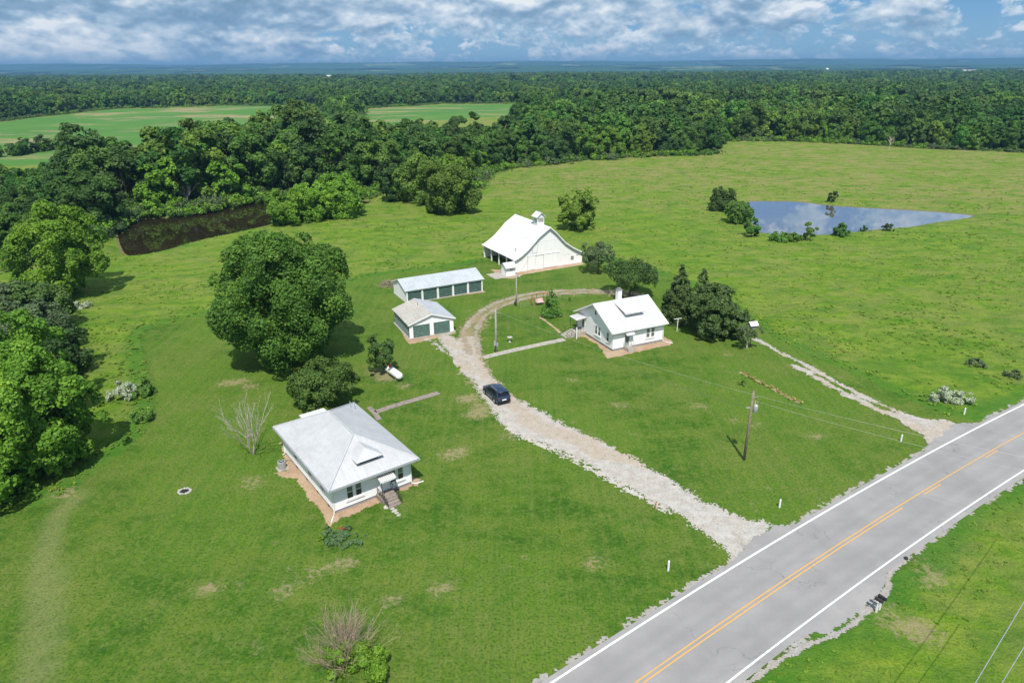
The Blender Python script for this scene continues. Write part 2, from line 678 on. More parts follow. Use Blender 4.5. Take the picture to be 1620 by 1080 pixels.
def trampled():
    tracks = [([(48, 1080), (60, 1000), (68, 900), (90, 820), (125, 785)], 0.9), ([(80, 1080), (92, 1000), (95, 900)], 0.5)]
    d = np.full(gx.shape, 30.0)
    for pts, w in tracks:
        d = np.minimum(d, sd_line(gx, gy, spline(outline(pts), 4), w))
    return d


set_attr(me, 'worn', np.clip(trampled(), -5, 30))
SPOTS = [(1107, 642, .5), (1150, 560, .3), (1160, 664, .35), (1195, 672, .3), (640, 610, .5), (763, 643, .8), (805, 690, .5), (400, 760, .5), (395, 768, .4), (500, 905, .4), (448, 935, .5), (620, 950, .4), (1190, 1000, .4),
         (1390, 960, .6), (1440, 870, .5), (1420, 985, .7), (1450, 995, 1.1), (1470, 905, .6), (1475, 920, .5), (715, 719, .8), (728, 714, .6), (380, 603, .8), (360, 606, .8), (395, 612, .6), (612, 596, 1.2), (600, 588, 1.0),
         (100, 780, .8), (755, 655, 1.0), (740, 630, 1.0), (670, 500, .4), (980, 640, .5), (905, 600, .4), (1290, 690, .4), (940, 890, .5), (700, 930, .5), (330, 930, .5), (545, 890, .6)]
bd = np.full(gx.shape, 30.0)
for px_, py_, r_ in SPOTS:
    bx_, by_ = ground_at(px_, py_)
    bd = np.minimum(bd, np.hypot((gx - bx_) * .8, gy - by_) - r_)
set_attr(me, 'bare', np.clip(bd, -3, 30))

g = Mat('ground_grass', 0.95, 0, 0.1)
P = g.pos()
warp = g.noise(P, 0.35, 3, 0.6)
n_big = g.noise(P, 0.045, 4, 0.6)
n_mid = g.noise(g.pos(rot=(0, 0, R_(-35)), scale=(1, 1.7, 1)), 0.20, 6, 0.68)
n_sm = g.noise(P, 1.1, 5, 0.65)
n_fine = g.noise(P, 5.0, 5, 0.7)
# mown lawn
lawn_c = g.ramp(n_mid, [(0.38, (0.031, 0.092, 0.006)), (0.50, (0.064, 0.136, 0.010)), (0.61, (0.122, 0.172, 0.022))])
lawn_c = g.mix(g.ramp(n_big, [(0.46, 0.0), (0.56, 0.7)]), lawn_c, (0.105, 0.186, 0.018))
lawn_c = g.mix(g.ramp(n_sm, [(0.48, 0.0), (0.62, 0.7)]), lawn_c, (0.132, 0.176, 0.034))
tan = g.math('MULTIPLY', g.ramp(g.noise(P, 0.5, 6, 0.75), [(0.58, 0.0), (0.66, 1.0)]), g.ramp(g.noise(P, 0.09, 3, 0.5), [(0.50, 0.0), (0.62, 0.7)]))
lawn_c = g.mix(tan, lawn_c, (0.27, 0.235, 0.13))
n_dry = g.noise(g.pos(rot=(0, 0, R_(20)), scale=(1, 1.5, 1)), 0.075, 6, 0.7)
lawn_c = g.mix(g.ramp(n_dry, [(0.48, 0.0), (0.60, 0.75)]), lawn_c, g.mix(g.ramp(n_sm, [(0.4, 0.0), (0.6, 1.0)]), (0.112, 0.168, 0.022), (0.162, 0.186, 0.046)))
stripe = g.noise(g.pos(rot=(0, 0, R_(24)), scale=(1.5, 0.03, 1)), 1.0, 3, 0.7)
stripe2 = g.noise(g.pos(rot=(0, 0, R_(-58)), scale=(1.2, 0.04, 1)), 1.0, 3, 0.7)
lawn_c = g.mix(g.ramp(stripe, [(0.46, 0.0), (0.60, 0.28)]), lawn_c, (0.035, 0.125, 0.014))
lawn_c = g.mix(g.ramp(stripe2, [(0.48, 0.0), (0.62, 0.28)]), lawn_c, (0.14, 0.19, 0.035))
lawn_c = g.mix(g.ramp(n_fine, [(0.38, 0.8), (0.52, 0.0)]), lawn_c, (0.020, 0.070, 0.010))
lawn_c = g.mix(g.ramp(g.noise(P, 2.6, 4, 0.7), [(0.52, 0.0), (0.64, 0.6)]), lawn_c, (0.128, 0.205, 0.030))
# rough meadow
mead_c = g.ramp(n_mid, [(0.38, (0.080, 0.180, 0.012)), (0.50, (0.132, 0.232, 0.017)), (0.61, (0.190, 0.268, 0.028))])
m2 = g.noise(P, 0.75, 6, 0.7)
mead_c = g.mix(g.ramp(m2, [(0.38, 0.5), (0.50, 0.0)]), mead_c, (0.048, 0.140, 0.016))  # hollows between clumps darkened: their shade is painted into the colour
mead_c = g.mix(g.ramp(m2, [(0.56, 0.0), (0.74, 0.55)]), mead_c, (0.22, 0.31, 0.050))
sy_ = g.n.new('ShaderNodeSeparateXYZ')
g.l.new(P, sy_.inputs[0])
farw = g.math('ADD', 0.40, g.math('MULTIPLY', g.step(g.math('ADD', sy_.outputs[1], g.math('MULTIPLY', sy_.outputs[0], 0.25)), 170.0, 260.0), 0.60))
redp = g.math('MULTIPLY', farw, g.math('MULTIPLY', g.ramp(g.noise(g.pos(scale=(1, 1.6, 1)), 0.16, 5, 0.7), [(0.41, 0.0), (0.54, 1.0)]), g.ramp(n_big, [(0.40, 0.30), (0.52, 0.9)])))
mead_c = g.mix(redp, mead_c, (0.270, 0.235, 0.090))
darkp = g.ramp(g.noise(g.pos(scale=(1, 1.8, 1)), 0.10, 5, 0.68), [(0.53, 0.0), (0.63, 0.45)])
mead_c = g.mix(darkp, mead_c, (0.050, 0.155, 0.018))
mead_c = g.mix(g.ramp(n_fine, [(0.35, 0.5), (0.55, 0.0)]), mead_c, (0.035, 0.095, 0.010))
# crop land
rows = g.noise(g.pos(rot=(0, 0, R_(62)), scale=(1.2, 0.02, 1)), 0.35, 3, 0.6)
crop_c = g.ramp(g.noise(P, 0.012, 4, 0.6), [(0.35, (0.055, 0.170, 0.032)), (0.60, (0.085, 0.200, 0.035))])
crop_c = g.mix(g.ramp(rows, [(0.35, 0.0), (0.65, 0.35)]), crop_c, (0.10, 0.20, 0.05))
bare = g.ramp(g.noise(g.pos(scale=(0.55, 0.9, 1)), 0.02, 7, 0.7), [(0.50, 0.0), (0.62, 0.85)])
crop_c = g.mix(bare, crop_c, (0.30, 0.24, 0.13))
# forest floor colour far away
w1 = g.math('MULTIPLY', g.math('SUBTRACT', n_sm, 0.5), 1.6)
lawn_m = g.step(g.math('ADD', g.attr('lawn'), w1), 0.35, -0.35)
crop_m = g.step(g.math('ADD', g.attr('crop'), g.math('MULTIPLY', w1, 3.0)), 2.0, -2.0)
col = g.mix(lawn_m, mead_c, lawn_c)
edge = g.math('MULTIPLY', g.step(g.attr('lawn'), 3.2, 1.2), g.math('SUBTRACT', 1.0, lawn_m))
col = g.mix(g.math('MULTIPLY', edge, 0.6), col, (0.040, 0.150, 0.016))  # shaded rim of the taller meadow, painted in as darker green
col = g.mix(crop_m, col, crop_c)
worn = g.math('MULTIPLY', g.step(g.math('ADD', g.attr('worn'), w1), 0.7, -0.9), g.ramp(n_fine, [(0.3, 0.2), (0.6, 0.75)]))
col = g.mix(worn, col, (0.20, 0.215, 0.085))
bn = g.noise(P, 2.2, 5, 0.75)
bm = g.step(g.math('ADD', g.attr('bare'), g.math('MULTIPLY', g.math('SUBTRACT', bn, 0.5), 5.5)), 0.55, -0.55)
col = g.mix(g.math('MULTIPLY', bm, 0.75), col, (0.30, 0.245, 0.14))
mud = g.step(g.math('ADD', g.attr('pond'), g.math('MULTIPLY', w1, 0.8)), 0.70, 0.15)
col = g.mix(mud, col, (0.17, 0.145, 0.07))
cd2 = g.math('ADD', 0.0, n_sm)
g.color(col)
h_l = g.math('ADD', g.math('MULTIPLY', n_fine, 0.5), g.math('MULTIPLY', g.noise(P, 2.6, 5, 0.75), 0.35))
h_m = g.math('ADD', g.math('MULTIPLY', m2, 2.2), g.math('MULTIPLY', n_fine, 0.7))
hh = g.n.new('ShaderNodeMix')
hh.data_type = 'FLOAT'
g.l.new(lawn_m, hh.inputs[0])
g.l.new(h_m, hh.inputs[2])
g.l.new(h_l, hh.inputs[3])
g.bump(hh.outputs[0], 0.75, 0.32)
ground = new_obj('ground', me, g.m, kind='structure')

# ------------------------------------------------------------------ ponds
def water(name, P, z, col, rough):
    m = Mat(name + '_water', rough, 0, 0.5)
    m.b.inputs['IOR'].default_value = 1.33 if z < -1 else 1.62
    n = m.noise(m.pos(scale=(1, 1, 1)), 0.8, 4, 0.6)
    m.color(m.mix(m.ramp(m.noise(m.pos(), 0.05, 3, 0.5), [(0.35, 0.0), (0.7, 1.0)]), col, tuple(c * 0.7 for c in col)))
    m.bump(n, 0.02, 0.03)
    if z > -1:
        m.b.inputs['Coat Weight'].default_value = 1.0
        m.b.inputs['Coat IOR'].default_value = 1.6
        m.b.inputs['Coat Roughness'].default_value = 0.02
    c = P.mean(0)
    Q = np.array([c + (p - c) * (1 + 3.0 / max(3, np.hypot(*(p - c)))) for p in P])
    me = bpy.data.meshes.new(name)
    me.from_pydata([(p[0], p[1], z) for p in Q], [], [tuple(range(len(Q)))])
    me.update()
    if me.polygons[0].normal.z < 0:
        me.flip_normals()
    return new_obj(name, me, m.m, kind='structure')


water('brown_pond', pond_l[:-1], POND_L_Z, (0.022, 0.018, 0.008), 0.03)
water('meadow_pond', pond_r[:-1], POND_R_Z, (0.17, 0.16, 0.135), 0.02)

# ------------------------------------------------------------------ ragged sheets laid on the ground
def sheet(name, sdf, bbox, cell, off, mat, kind='structure', attrs=None):
    x0, x1, y0, y1 = bbox
    nx, ny = int((x1 - x0) / cell), int((y1 - y0) / cell)
    X, Y = np.meshgrid(x0 + cell * np.arange(nx + 1), y0 + cell * np.arange(ny + 1))
    r = np.random.default_rng(len(name) + int(cell * 1000))
    X = X + r.uniform(-.35, .35, X.shape) * cell
    Y = Y + r.uniform(-.35, .35, Y.shape) * cell
    cx, cy = (X[:-1, :-1] + X[1:, 1:]) / 2, (Y[:-1, :-1] + Y[1:, 1:]) / 2
    keep = sdf(cx, cy) < 0
    i = np.arange(X.size).reshape(X.shape)
    F = np.stack([i[:-1, :-1][keep], i[:-1, 1:][keep], i[1:, 1:][keep], i[1:, :-1][keep]], 1)
    used = np.unique(F)
    remap = np.zeros(X.size, int)
    remap[used] = np.arange(len(used))
    x, y = X.ravel()[used], Y.ravel()[used]
    me = np_mesh(name, np.stack([x, y, height(x, y) + off], 1), remap[F], True)
    if attrs:
        for k, fn in attrs.items():
            set_attr(me, k, fn(x, y))
    return new_obj(name, me, mat, kind=kind)


def bb(P, m=2.0):
    return (P[:, 0].min() - m, P[:, 0].max() + m, P[:, 1].min() - m, P[:, 1].max() + m)


# asphalt road: edge lines traced, then the centre line carried on beyond the frame
w_line = spline(outline([(600, 1262), (880, 1080), (1080, 952), (1157, 900), (1267, 833), (1465, 717), (1563, 671), (1620, 643)]), 6)
e_line = spline(outline([(900, 1265), (1153, 1080), (1241, 1013), (1346, 930), (1387, 900), (1440, 863), (1513, 813), (1620, 745)]), 6)


def extend(P, n, L, turn=0.0):
    P = list(map(tuple, P))
    d = np.subtract(P[-1], P[-4])
    d = d / np.hypot(*d)
    a = math.atan2(d[1], d[0])
    for _ in range(n):
        a += turn
        P.append((P[-1][0] + L * math.cos(a), P[-1][1] + L * math.sin(a)))
    return np.array(P)


def side(P, off):
    T = np.gradient(P, axis=0)
    T = T / np.hypot(T[:, 0], T[:, 1])[:, None]
    return P + np.stack([-T[:, 1], T[:, 0]], 1) * off


def resample(P, n):
    s = np.concatenate([[0], np.cumsum(np.hypot(*np.diff(P, axis=0).T))])
    t = np.linspace(0, s[-1], n)
    return np.stack([np.interp(t, s, P[:, 0]), np.interp(t, s, P[:, 1])], 1)


# one smooth centre line: fitted as a quadratic through both edge lines
cen_pts = (resample(w_line, 60)[:, :] + resample(e_line, 60)) / 2
wl_r, el_r = resample(w_line, 200), resample(e_line, 200)
d0 = np.array([math.cos(R_(35)), math.sin(R_(35))])
n0 = np.array([-d0[1], d0[0]])
def fitq(P):
    s, t = P @ d0, P @ n0
    return np.polyfit(s, t, 2)
qw, qe = fitq(wl_r), fitq(el_r)
LW = 0.5 * ((np.polyval(qw, 60) - np.polyval(qe, 60)))
qc = (qw + qe) / 2
S = np.linspace(-60, 420, 241)
dq = np.polyder(qc)
def cen(S):
    Sc = np.clip(S, 0, 120)
    t = np.polyval(qc, Sc) + np.polyval(dq, Sc) * (S - Sc)
    return np.outer(S, d0) + np.outer(t, n0)
CEN = cen(S)


def ribbon(name, P, o0, o1, off, mat, kind=None, parent=None, s0=None, s1=None, jag=0.0, attrs=False):
    if s0 is not None:
        L = np.concatenate([[0], np.cumsum(np.hypot(*np.diff(P, axis=0).T))])
        k = (L >= s0) & (L <= s1)
        P = P[k]
    A, B = side(P, o0), side(P, o1)
    if jag:
        j = (fbm(np.arange(len(P)) * 0.9, np.zeros(len(P)), 3, 3) - .5) * jag
        B = side(P, 0) + (B - side(P, 0)) * (1 + j[:, None] / abs(o1))
    n = len(P)
    V = np.vstack([A, B])
    z = height(V[:, 0], V[:, 1]) + off
    F = np.stack([np.arange(n - 1), np.arange(1, n), n + np.arange(1, n), n + np.arange(n - 1)], 1)
    if o1 > o0:
        F = F
    me = np_mesh(name, np.column_stack([V, z]), F, True)
    me.update()
    if len(me.polygons) and me.polygons[0].normal.z < 0:
        me.flip_normals()
    return new_obj(name, me, mat, parent, kind)


def road_material():
    m = Mat('road_asphalt', 0.85, 0, 0.3)
    p = m.pos()
    along = m.pos(rot=(0, 0, -R_(35)), scale=(0.03, 0.9, 1))
    c = m.ramp(m.noise(p, 0.25, 5, 0.6), [(0.38, (0.262, 0.252, 0.248)), (0.62, (0.318, 0.306, 0.300))])
    lanes = m.attr('lane')
    c = m.mix(m.math('MULTIPLY', lanes, 0.5), c, (0.190, 0.185, 0.187))
    c = m.mix(m.ramp(m.noise(along, 1.0, 5, 0.65), [(0.45, 0.0), (0.75, 0.22)]), c, (0.20, 0.20, 0.205))
    c = m.mix(m.ramp(m.noise(p, 14, 4, 0.7), [(0.35, 0.22), (0.6, 0.0)]), c, (0.17, 0.17, 0.17))
    c = m.mix(m.ramp(m.noise(p, 22, 2, 0.7), [(0.6, 0.0), (0.75, 0.3)]), c, (0.45, 0.44, 0.43))
    # cracks
    wv = m.n.new('ShaderNodeVectorMath')
    wv.operation = 'ADD'
    nz = m.n.new('ShaderNodeTexNoise')
    nz.inputs['Scale'].default_value = 0.8
    nz.inputs['Detail'].default_value = 5
    m.l.new(p, nz.inputs['Vector'])
    sc = m.n.new('ShaderNodeVectorMath')
    sc.operation = 'SCALE'
    sc.inputs['Scale'].default_value = 2.2
    m.l.new(nz.outputs['Color'], sc.inputs[0])
    m.l.new(p, wv.inputs[0])
    m.l.new(sc.outputs[0], wv.inputs[1])
    v = m.voro(wv.outputs[0], 0.16, 'Distance', 'DISTANCE_TO_EDGE')
    crack = m.math('MULTIPLY', m.ramp(v, [(0.0, 1.0), (0.004, 0.0)]), m.ramp(m.noise(p, 0.15, 2, 0.5), [(0.48, 0.0), (0.54, 0.55)]))
    c = m.mix(crack, c, (0.05, 0.05, 0.05))
    m.color(c)
    m.bump(m.noise(p, 18, 3, 0.7), 0.25, 0.02)
    return m.m


MT['road'] = road_material()
# the carriageway as strips with a wheel-path attribute
offs = [-LW - 0.55, -LW, -LW * .80, -LW * .62, -LW * .45, -LW * .3, -LW * .15, 0, LW * .15, LW * .3, LW * .45, LW * .62, LW * .80, LW, LW + 0.45]
lane = [0.1, .1, .75, .3, .75, .5, .2, .3, .2, .75, .3, .75, .4, .1, .1]
VV = np.vstack([side(CEN, o) for o in offs])
n = len(CEN)
FF = np.vstack([np.stack([k * n + np.arange(n - 1), k * n + np.arange(1, n), (k + 1) * n + np.arange(1, n), (k + 1) * n + np.arange(n - 1)], 1) for k in range(len(offs) - 1)])
me = np_mesh('road', np.column_stack([VV, height(VV[:, 0], VV[:, 1]) + 0.045]), FF, True)
if me.polygons[0].normal.z < 0:
    me.flip_normals()
set_attr(me, 'lane', np.repeat(lane, n))
road = new_obj('road', me, MT['road'], kind='structure')


def paint(name, col, wear=0.5):
    m = Mat(name, 0.7, 0, 0.3)
    p = m.pos()
    m.color(m.mix(m.ramp(m.noise(p, 6, 5, 0.7), [(0.50, 0.0), (0.72, wear)]), col, (0.30, 0.29, 0.28)))
    return m.m


wp, ypt = paint('white_line_paint', (0.80, 0.80, 0.79), 0.4), paint('yellow_line_paint', (0.60, 0.33, 0.075), 0.75)
CF = cen(np.linspace(-40, 420, 921))
ribbon('edge_line', CF, LW - 0.07, LW + 0.08, 0.051, wp, parent=road)
ribbon('edge_line', CF, -LW - 0.06, -LW + 0.06, 0.051, wp, parent=road)
ribbon('centre_line', CF, 0.09, 0.19, 0.051, ypt, parent=road)
LF = np.concatenate([[0], np.cumsum(np.hypot(*np.diff(CF, axis=0).T))])


def along_road(px, py):
    x, y = ground_at(px, py)
    return LF[np.argmin(np.hypot(CF[:, 0] - x, CF[:, 1] - y))]


s_end = along_road(1431, 803)
ribbon('centre_line', CF, -0.22, -0.12, 0.051, ypt, parent=road, s0=0, s1=s_end)
a_, b_ = along_road(1457, 783), along_road(1487, 767)
c_ = along_road(1558, 725)
pitch_ = c_ - a_
for k in range(14):
    s_ = a_ + k * pitch_
    if s_ + 3 < LF[-1]:
        ribbon('centre_line', CF, -0.22, -0.12, 0.051, ypt, parent=road, s0=s_, s1=s_ + max(b_ - a_, 2.5))

# pull-offs and gravel
def gravel_material(name, base, dark, tanc, grassy, banded=False):
    m = Mat(name, 0.95, 0, 0.15)
    p = m.pos()
    c = m.ramp(m.noise(p, 1.1, 5, 0.6), [(0.36, dark), (0.62, base)])
    t = m.ramp(m.noise(p, 0.33, 4, 0.6), [(0.42, 0.0), (0.64, 0.8)])
    if banded:
        d = m.math('ADD', m.attr('across'), m.math('MULTIPLY', m.math('SUBTRACT', m.noise(p, 0.35, 4, 0.6), 0.5), 3.5))
        t = m.math('MAXIMUM', m.math('MULTIPLY', m.math('MULTIPLY', m.step(d, 1.6, 2.6), m.step(d, 5.2, 4.0)), 0.6), m.math('MULTIPLY', t, 0.30))
    c = m.mix(t, c, tanc)
    c = m.mix(m.ramp(m.noise(p, 9.0, 3, 0.7), [(0.50, 0.0), (0.70, 0.5)]), c, tuple(min(.62, v * 1.35) for v in base))
    c = m.mix(m.ramp(m.noise(p, 7.0, 3, 0.7), [(0.36, 0.5), (0.50, 0.0)]), c, tuple(v * .62 for v in dark))
    if grassy:
        gm = m.math('MULTIPLY', m.ramp(m.noise(p, 1.7, 6, 0.75), [(0.54, 0.0), (0.64, 1.0)]), grassy)
        c = m.mix(gm, c, (0.12, 0.145, 0.045))
    m.color(c)
    m.bump(m.noise(p, 9.0, 3, 0.7), 0.5, 0.04)
    return m.m


MT['gravel'] = gravel_material('pale_gravel', (0.43, 0.405, 0.38), (0.32, 0.29, 0.255), (0.38, 0.30, 0.215), 0.45)
MT['drive'] = gravel_material('driveway_gravel', (0.44, 0.42, 0.395), (0.34, 0.315, 0.285), (0.36, 0.275, 0.185), 0.35, True)
MT['track'] = gravel_material('tracked_gravel', (0.35, 0.31, 0.265), (0.25, 0.205, 0.15), (0.27, 0.20, 0.115), 0.7)
MT['shoulder'] = gravel_material('shoulder_gravel', (0.36, 0.345, 0.33), (0.26, 0.245, 0.225), (0.30, 0.27, 0.21), 0.2)
MT['dirt'] = gravel_material('bare_clay', (0.39, 0.275, 0.185), (0.31, 0.21, 0.135), (0.43, 0.33, 0.235), 0.3)

drive_main = spline(outline([(1210, 850), (1150, 905), (1146, 880), (1120, 852), (1085, 828), (1050, 806), (1010, 786), (960, 758), (900, 722), (850, 703), (812, 688),
                             (788, 668), (768, 645), (752, 620), (738, 592), (718, 570), (705, 548), (722, 534), (757, 530), (759, 545), (764, 562), (770, 575), (784, 594),
                             (808, 618), (822, 630), (852, 645), (892, 668), (942, 690), (992, 715), (1042, 745), (1087, 771), (1132, 796), (1172, 811), (1212, 823), (1240, 830)]), 4)


def sdf_main(x, y):
    return sd_poly(x, y, drive_main) + 0.38 + (fbm(x * 1.3, y * 1.3, 60, 4) - 0.5) * 1.3 + (hash2(np.floor(x * 9), np.floor(y * 9), 5) - 0.5) * 0.6


left_edge = spline(outline([(1148, 900), (1120, 855), (1050, 808), (960, 760), (900, 724), (850, 704), (812, 688), (788, 666), (752, 620), (720, 572), (703, 545)]), 4)
sheet('driveway', sdf_main, bb(drive_main), 0.12, 0.020, MT['drive'], attrs={'across': lambda x, y: sd_line(x, y, left_edge, 0.0) * smooth(9, 20, sd_line(x, y, CEN, LW))})
MT['coarse'] = gravel_material('coarse_white_stone', (0.46, 0.435, 0.40), (0.34, 0.31, 0.27), (0.46, 0.43, 0.38), 0.15)
fringe = spline(outline([(1056, 808), (1010, 783), (965, 760), (905, 725), (857, 704), (820, 687), (800, 672)]), 5)
sheet('driveway_stone_edge', lambda x, y: sd_line(x, y, fringe, 0.25) + (fbm(x * 2.2, y * 2.2, 66, 3) - 0.5) * 1.2 + (hash2(np.floor(x * 8), np.floor(y * 8), 7) - 0.5) * 0.7,
      bb(fringe), 0.14, 0.026, MT['coarse'], kind='stuff')

trk = [([(745, 560), (733, 532), (738, 518), (751, 502), (764, 490), (778, 483), (798, 475), (822, 468), (844, 463.5), (889, 460), (933, 459), (975, 461), (1010, 465)], 0.45),
       ([(758, 560), (753, 531), (756, 518), (764, 504), (778, 493), (796, 484), (813, 478), (836, 471), (867, 467), (911, 463.5), (956, 463), (1000, 468)], 0.36)]
trk2 = [([(1195, 536), (1215, 547), (1237, 560), (1267, 573), (1297, 590), (1333, 610), (1370, 628), (1400, 642), (1430, 655), (1463, 667), (1490, 678)], 0.36),
        ([(1255, 577), (1307, 605), (1337, 622), (1373, 640), (1413, 657), (1440, 667), (1465, 682)], 0.42)]
TL = [(spline(outline(p), 5), w) for p, w in trk]
TL2 = [(spline(outline(p), 5), w) for p, w in trk2]


def sdf_tracks(T, amp, seed):
    def f(x, y):
        d = np.full(x.shape, 99.0)
        for P, w in T:
            d = np.minimum(d, sd_line(x, y, P, w))
        return d + (fbm(x * 1.1, y * 1.1, seed, 4) - 0.5) * amp + (hash2(np.floor(x * 8), np.floor(y * 8), seed) - 0.5) * 0.35
    return f


sheet('looping_track', sdf_tracks(TL, 0.9, 71), bb(np.vstack([p for p, w in TL])), 0.16, 0.030, MT['track'])
sheet('side_track', sdf_tracks(TL2, 1.1, 72), bb(np.vstack([p for p, w in TL2])), 0.16, 0.024, MT['gravel'])
worn_sheet = [(spline(outline([(757, 600), (745, 560), (745, 525), (765, 497), (800, 477), (850, 466), (920, 461), (1000, 465)]), 5), 1.7)]
sheet('worn_verge', lambda x, y: sdf_tracks(worn_sheet, 1.8, 75)(x, y) + (fbm(x * 3, y * 3, 78, 3) - 0.42) * 3.2, bb(worn_sheet[0][0], 4), 0.18, 0.014,
      gravel_material('trodden_grass', (0.20, 0.19, 0.085), (0.15, 0.17, 0.06), (0.28, 0.23, 0.13), 0.5), kind='stuff')
mouth = outline([(1395, 650), (1430, 655), (1470, 662), (1510, 668), (1525, 668), (1500, 690), (1468, 712), (1462, 690), (1440, 676)])
sheet('track_mouth', lambda x, y: sd_poly(x, y, mouth) + (fbm(x * 1.2, y * 1.2, 73, 4) - 0.5) * 1.6, bb(mouth), 0.16, 0.032, MT['gravel'])
gar_t = [(spline(outline([(700, 528), (712, 545), (728, 565), (742, 590)]), 5), 1.05), (spline(outline([(670, 532), (690, 545), (712, 565), (722, 575)]), 5), 0.28)]
sheet('garage_apron', sdf_tracks(gar_t, 1.9, 74), bb(np.vstack([p for p, w in gar_t])), 0.16, 0.026, MT['gravel'])

apron1 = outline([(1160, 895), (1140, 915), (1155, 890), (1175, 868), (1195, 850), (1225, 832), (1262, 830), (1180, 895), (1120, 930)])
apron2 = outline([(1460, 722), (1467, 702), (1490, 688), (1508, 671), (1560, 667), (1590, 655), (1600, 662), (1500, 712)])
pull = spline(outline([(1140, 1105), (1215, 1040), (1275, 1004), (1310, 1000), (1335, 985), (1365, 965), (1385, 945), (1399, 925), (1402, 905), (1420, 888), (1400, 890), (1270, 985), (1140, 1075)]), 3)
for nm, P_ in (('driveway_apron', apron1), ('track_apron', apron2), ('roadside_pull_off', pull)):
    o = sheet(nm, lambda x, y, P_=P_: sd_poly(x, y, P_) + (fbm(x * 1.5, y * 1.5, 80, 3) - 0.5) * 0.5, bb(P_), 0.16, 0.036, MT['road'])
shw = side(cen(np.linspace(-30, 300, 400)), LW + 0.6)
she = side(cen(np.linspace(-30, 300, 400)), -LW - 0.65)
sheet('road_shoulder', lambda x, y: np.minimum(sd_line(x, y, shw, 0.12), sd_line(x, y, she, 0.05)) + (fbm(x * 1.6, y * 1.6, 81, 4) - 0.5) * 1.0,
      (-30, 130, 10, 110), 0.2, 0.016, MT['shoulder'], kind='stuff')
gstrip = spline(outline([(1180, 1082), (1240, 1040), (1290, 1015), (1330, 1000), (1360, 978), (1388, 952), (1404, 930), (1409, 905), (1428, 888)]), 4)
sheet('gravel_strip', lambda x, y: sd_line(x, y, gstrip, 0.20) + (fbm(x * 1.6, y * 1.6, 82, 4) - 0.5) * 0.5, bb(gstrip), 0.12, 0.042, MT['shoulder'], kind='stuff')

# bare ground
def dirt(name, pts, amp=1.0, w=None, seed=90, mat='dirt', cell=0.14):
    P_ = outline(pts)
    if w:
        P_ = spline(P_, 4)
        f = lambda x, y: sd_line(x, y, P_, w) + (fbm(x * 1.6, y * 1.6, seed, 4) - 0.5) * amp
    else:
        f = lambda x, y: sd_poly(x, y, P_) + (fbm(x * 1.6, y * 1.6, seed, 4) - 0.5) * amp
    return sheet(name, f, bb(P_), cell, 0.012, MT[mat])


dirt('bare_ground', [(445, 700), (455, 745), (437, 748), (452, 755), (470, 757), (492, 790), (522, 830), (538, 820), (560, 812), (612, 790), (612, 770), (530, 800), (470, 705)], 0.7)
dirt('bare_ground', [(630, 778), (660, 768), (664, 758), (650, 752), (625, 765)], 0.8, seed=91)
dirt('bare_ground', [(900, 533), (925, 533), (945, 545), (957, 560), (962, 567), (985, 562), (1062, 545), (1063, 540), (1050, 532), (970, 545), (925, 515), (905, 522)], 0.7, seed=92)
dirt('bare_ground', [(625, 505), (640, 535), (648, 545), (665, 541), (722, 527), (716, 522), (660, 535), (632, 505)], 0.25, seed=93)
dirt('bare_ground', [(776, 426), (795, 440), (812, 441), (830, 434), (926, 418), (920, 415), (815, 428)], 0.35, seed=94)
dirt('bare_ground', [(645, 480), (700, 470), (765, 462)], 0.4, w=0.28, seed=95)
dirt('bare_ground', [(855, 502), (872, 514), (886, 526)], 0.3, w=0.18, seed=103)
dirt('bare_ground', [(1172, 589), (1200, 603), (1235, 622), (1262, 636)], 0.9, w=0.12, seed=104)

# ------------------------------------------------------------------ building kit (local frame: x along the front, y to the back)
def local_poly_ranges(P2, s):
    """t-range of the vertical line at s inside a convex polygon P2"""
    ts = []
    for k in range(len(P2)):
        (a, b), (c, d) = P2[k - 1], P2[k]
        if (a - s) * (c - s) <= 0 and abs(a - c) > 1e-9:
            ts.append(b + (d - b) * (s - a) / (c - a))
    return (min(ts), max(ts)) if len(ts) >= 2 else None


def roof_plane(parent, name, P, mat, seam_mat, thick=0.08, pitch=0.45, rib=(0.035, 0.03), seam_name='roof_seam'):
    """P: first edge is the eave; ribs run from it up the slope"""
    P = [Vector(p) for p in P]
    e = (P[1] - P[0]).normalized()
    n = e.cross((P[-1] - P[0])).normalized()
    if n.z < 0:
        n = -n
    up = n.cross(e).normalized()
    if up.z < 0:
        up = -up
    o = Geo().slab(P, n, thick).build(name, mat, parent)
    P2 = [((p - P[0]).dot(e), (p - P[0]).dot(up)) for p in P]
    g = Geo()
    smin, smax = min(p[0] for p in P2), max(p[0] for p in P2)
    k = smin + 0.12
    while k < smax - 0.05:
        r = local_poly_ranges(P2, k)
        if r and r[1] - r[0] > 0.15:
            a = P[0] + e * (k - rib[0] / 2) + up * (r[0] - 0.004)
            b = P[0] + e * (k + rib[0] / 2) + up * (r[0] - 0.004)
            c, d = b + up * (r[1] - r[0] - 0.02), a + up * (r[1] - r[0] - 0.02)
            g.slab([a + n * rib[1], b + n * rib[1], c + n * rib[1], d + n * rib[1]], n, rib[1] + 0.01)
        k += pitch
    if g.v:
        g.build(seam_name, seam_mat, o, kind='stuff')
    return o


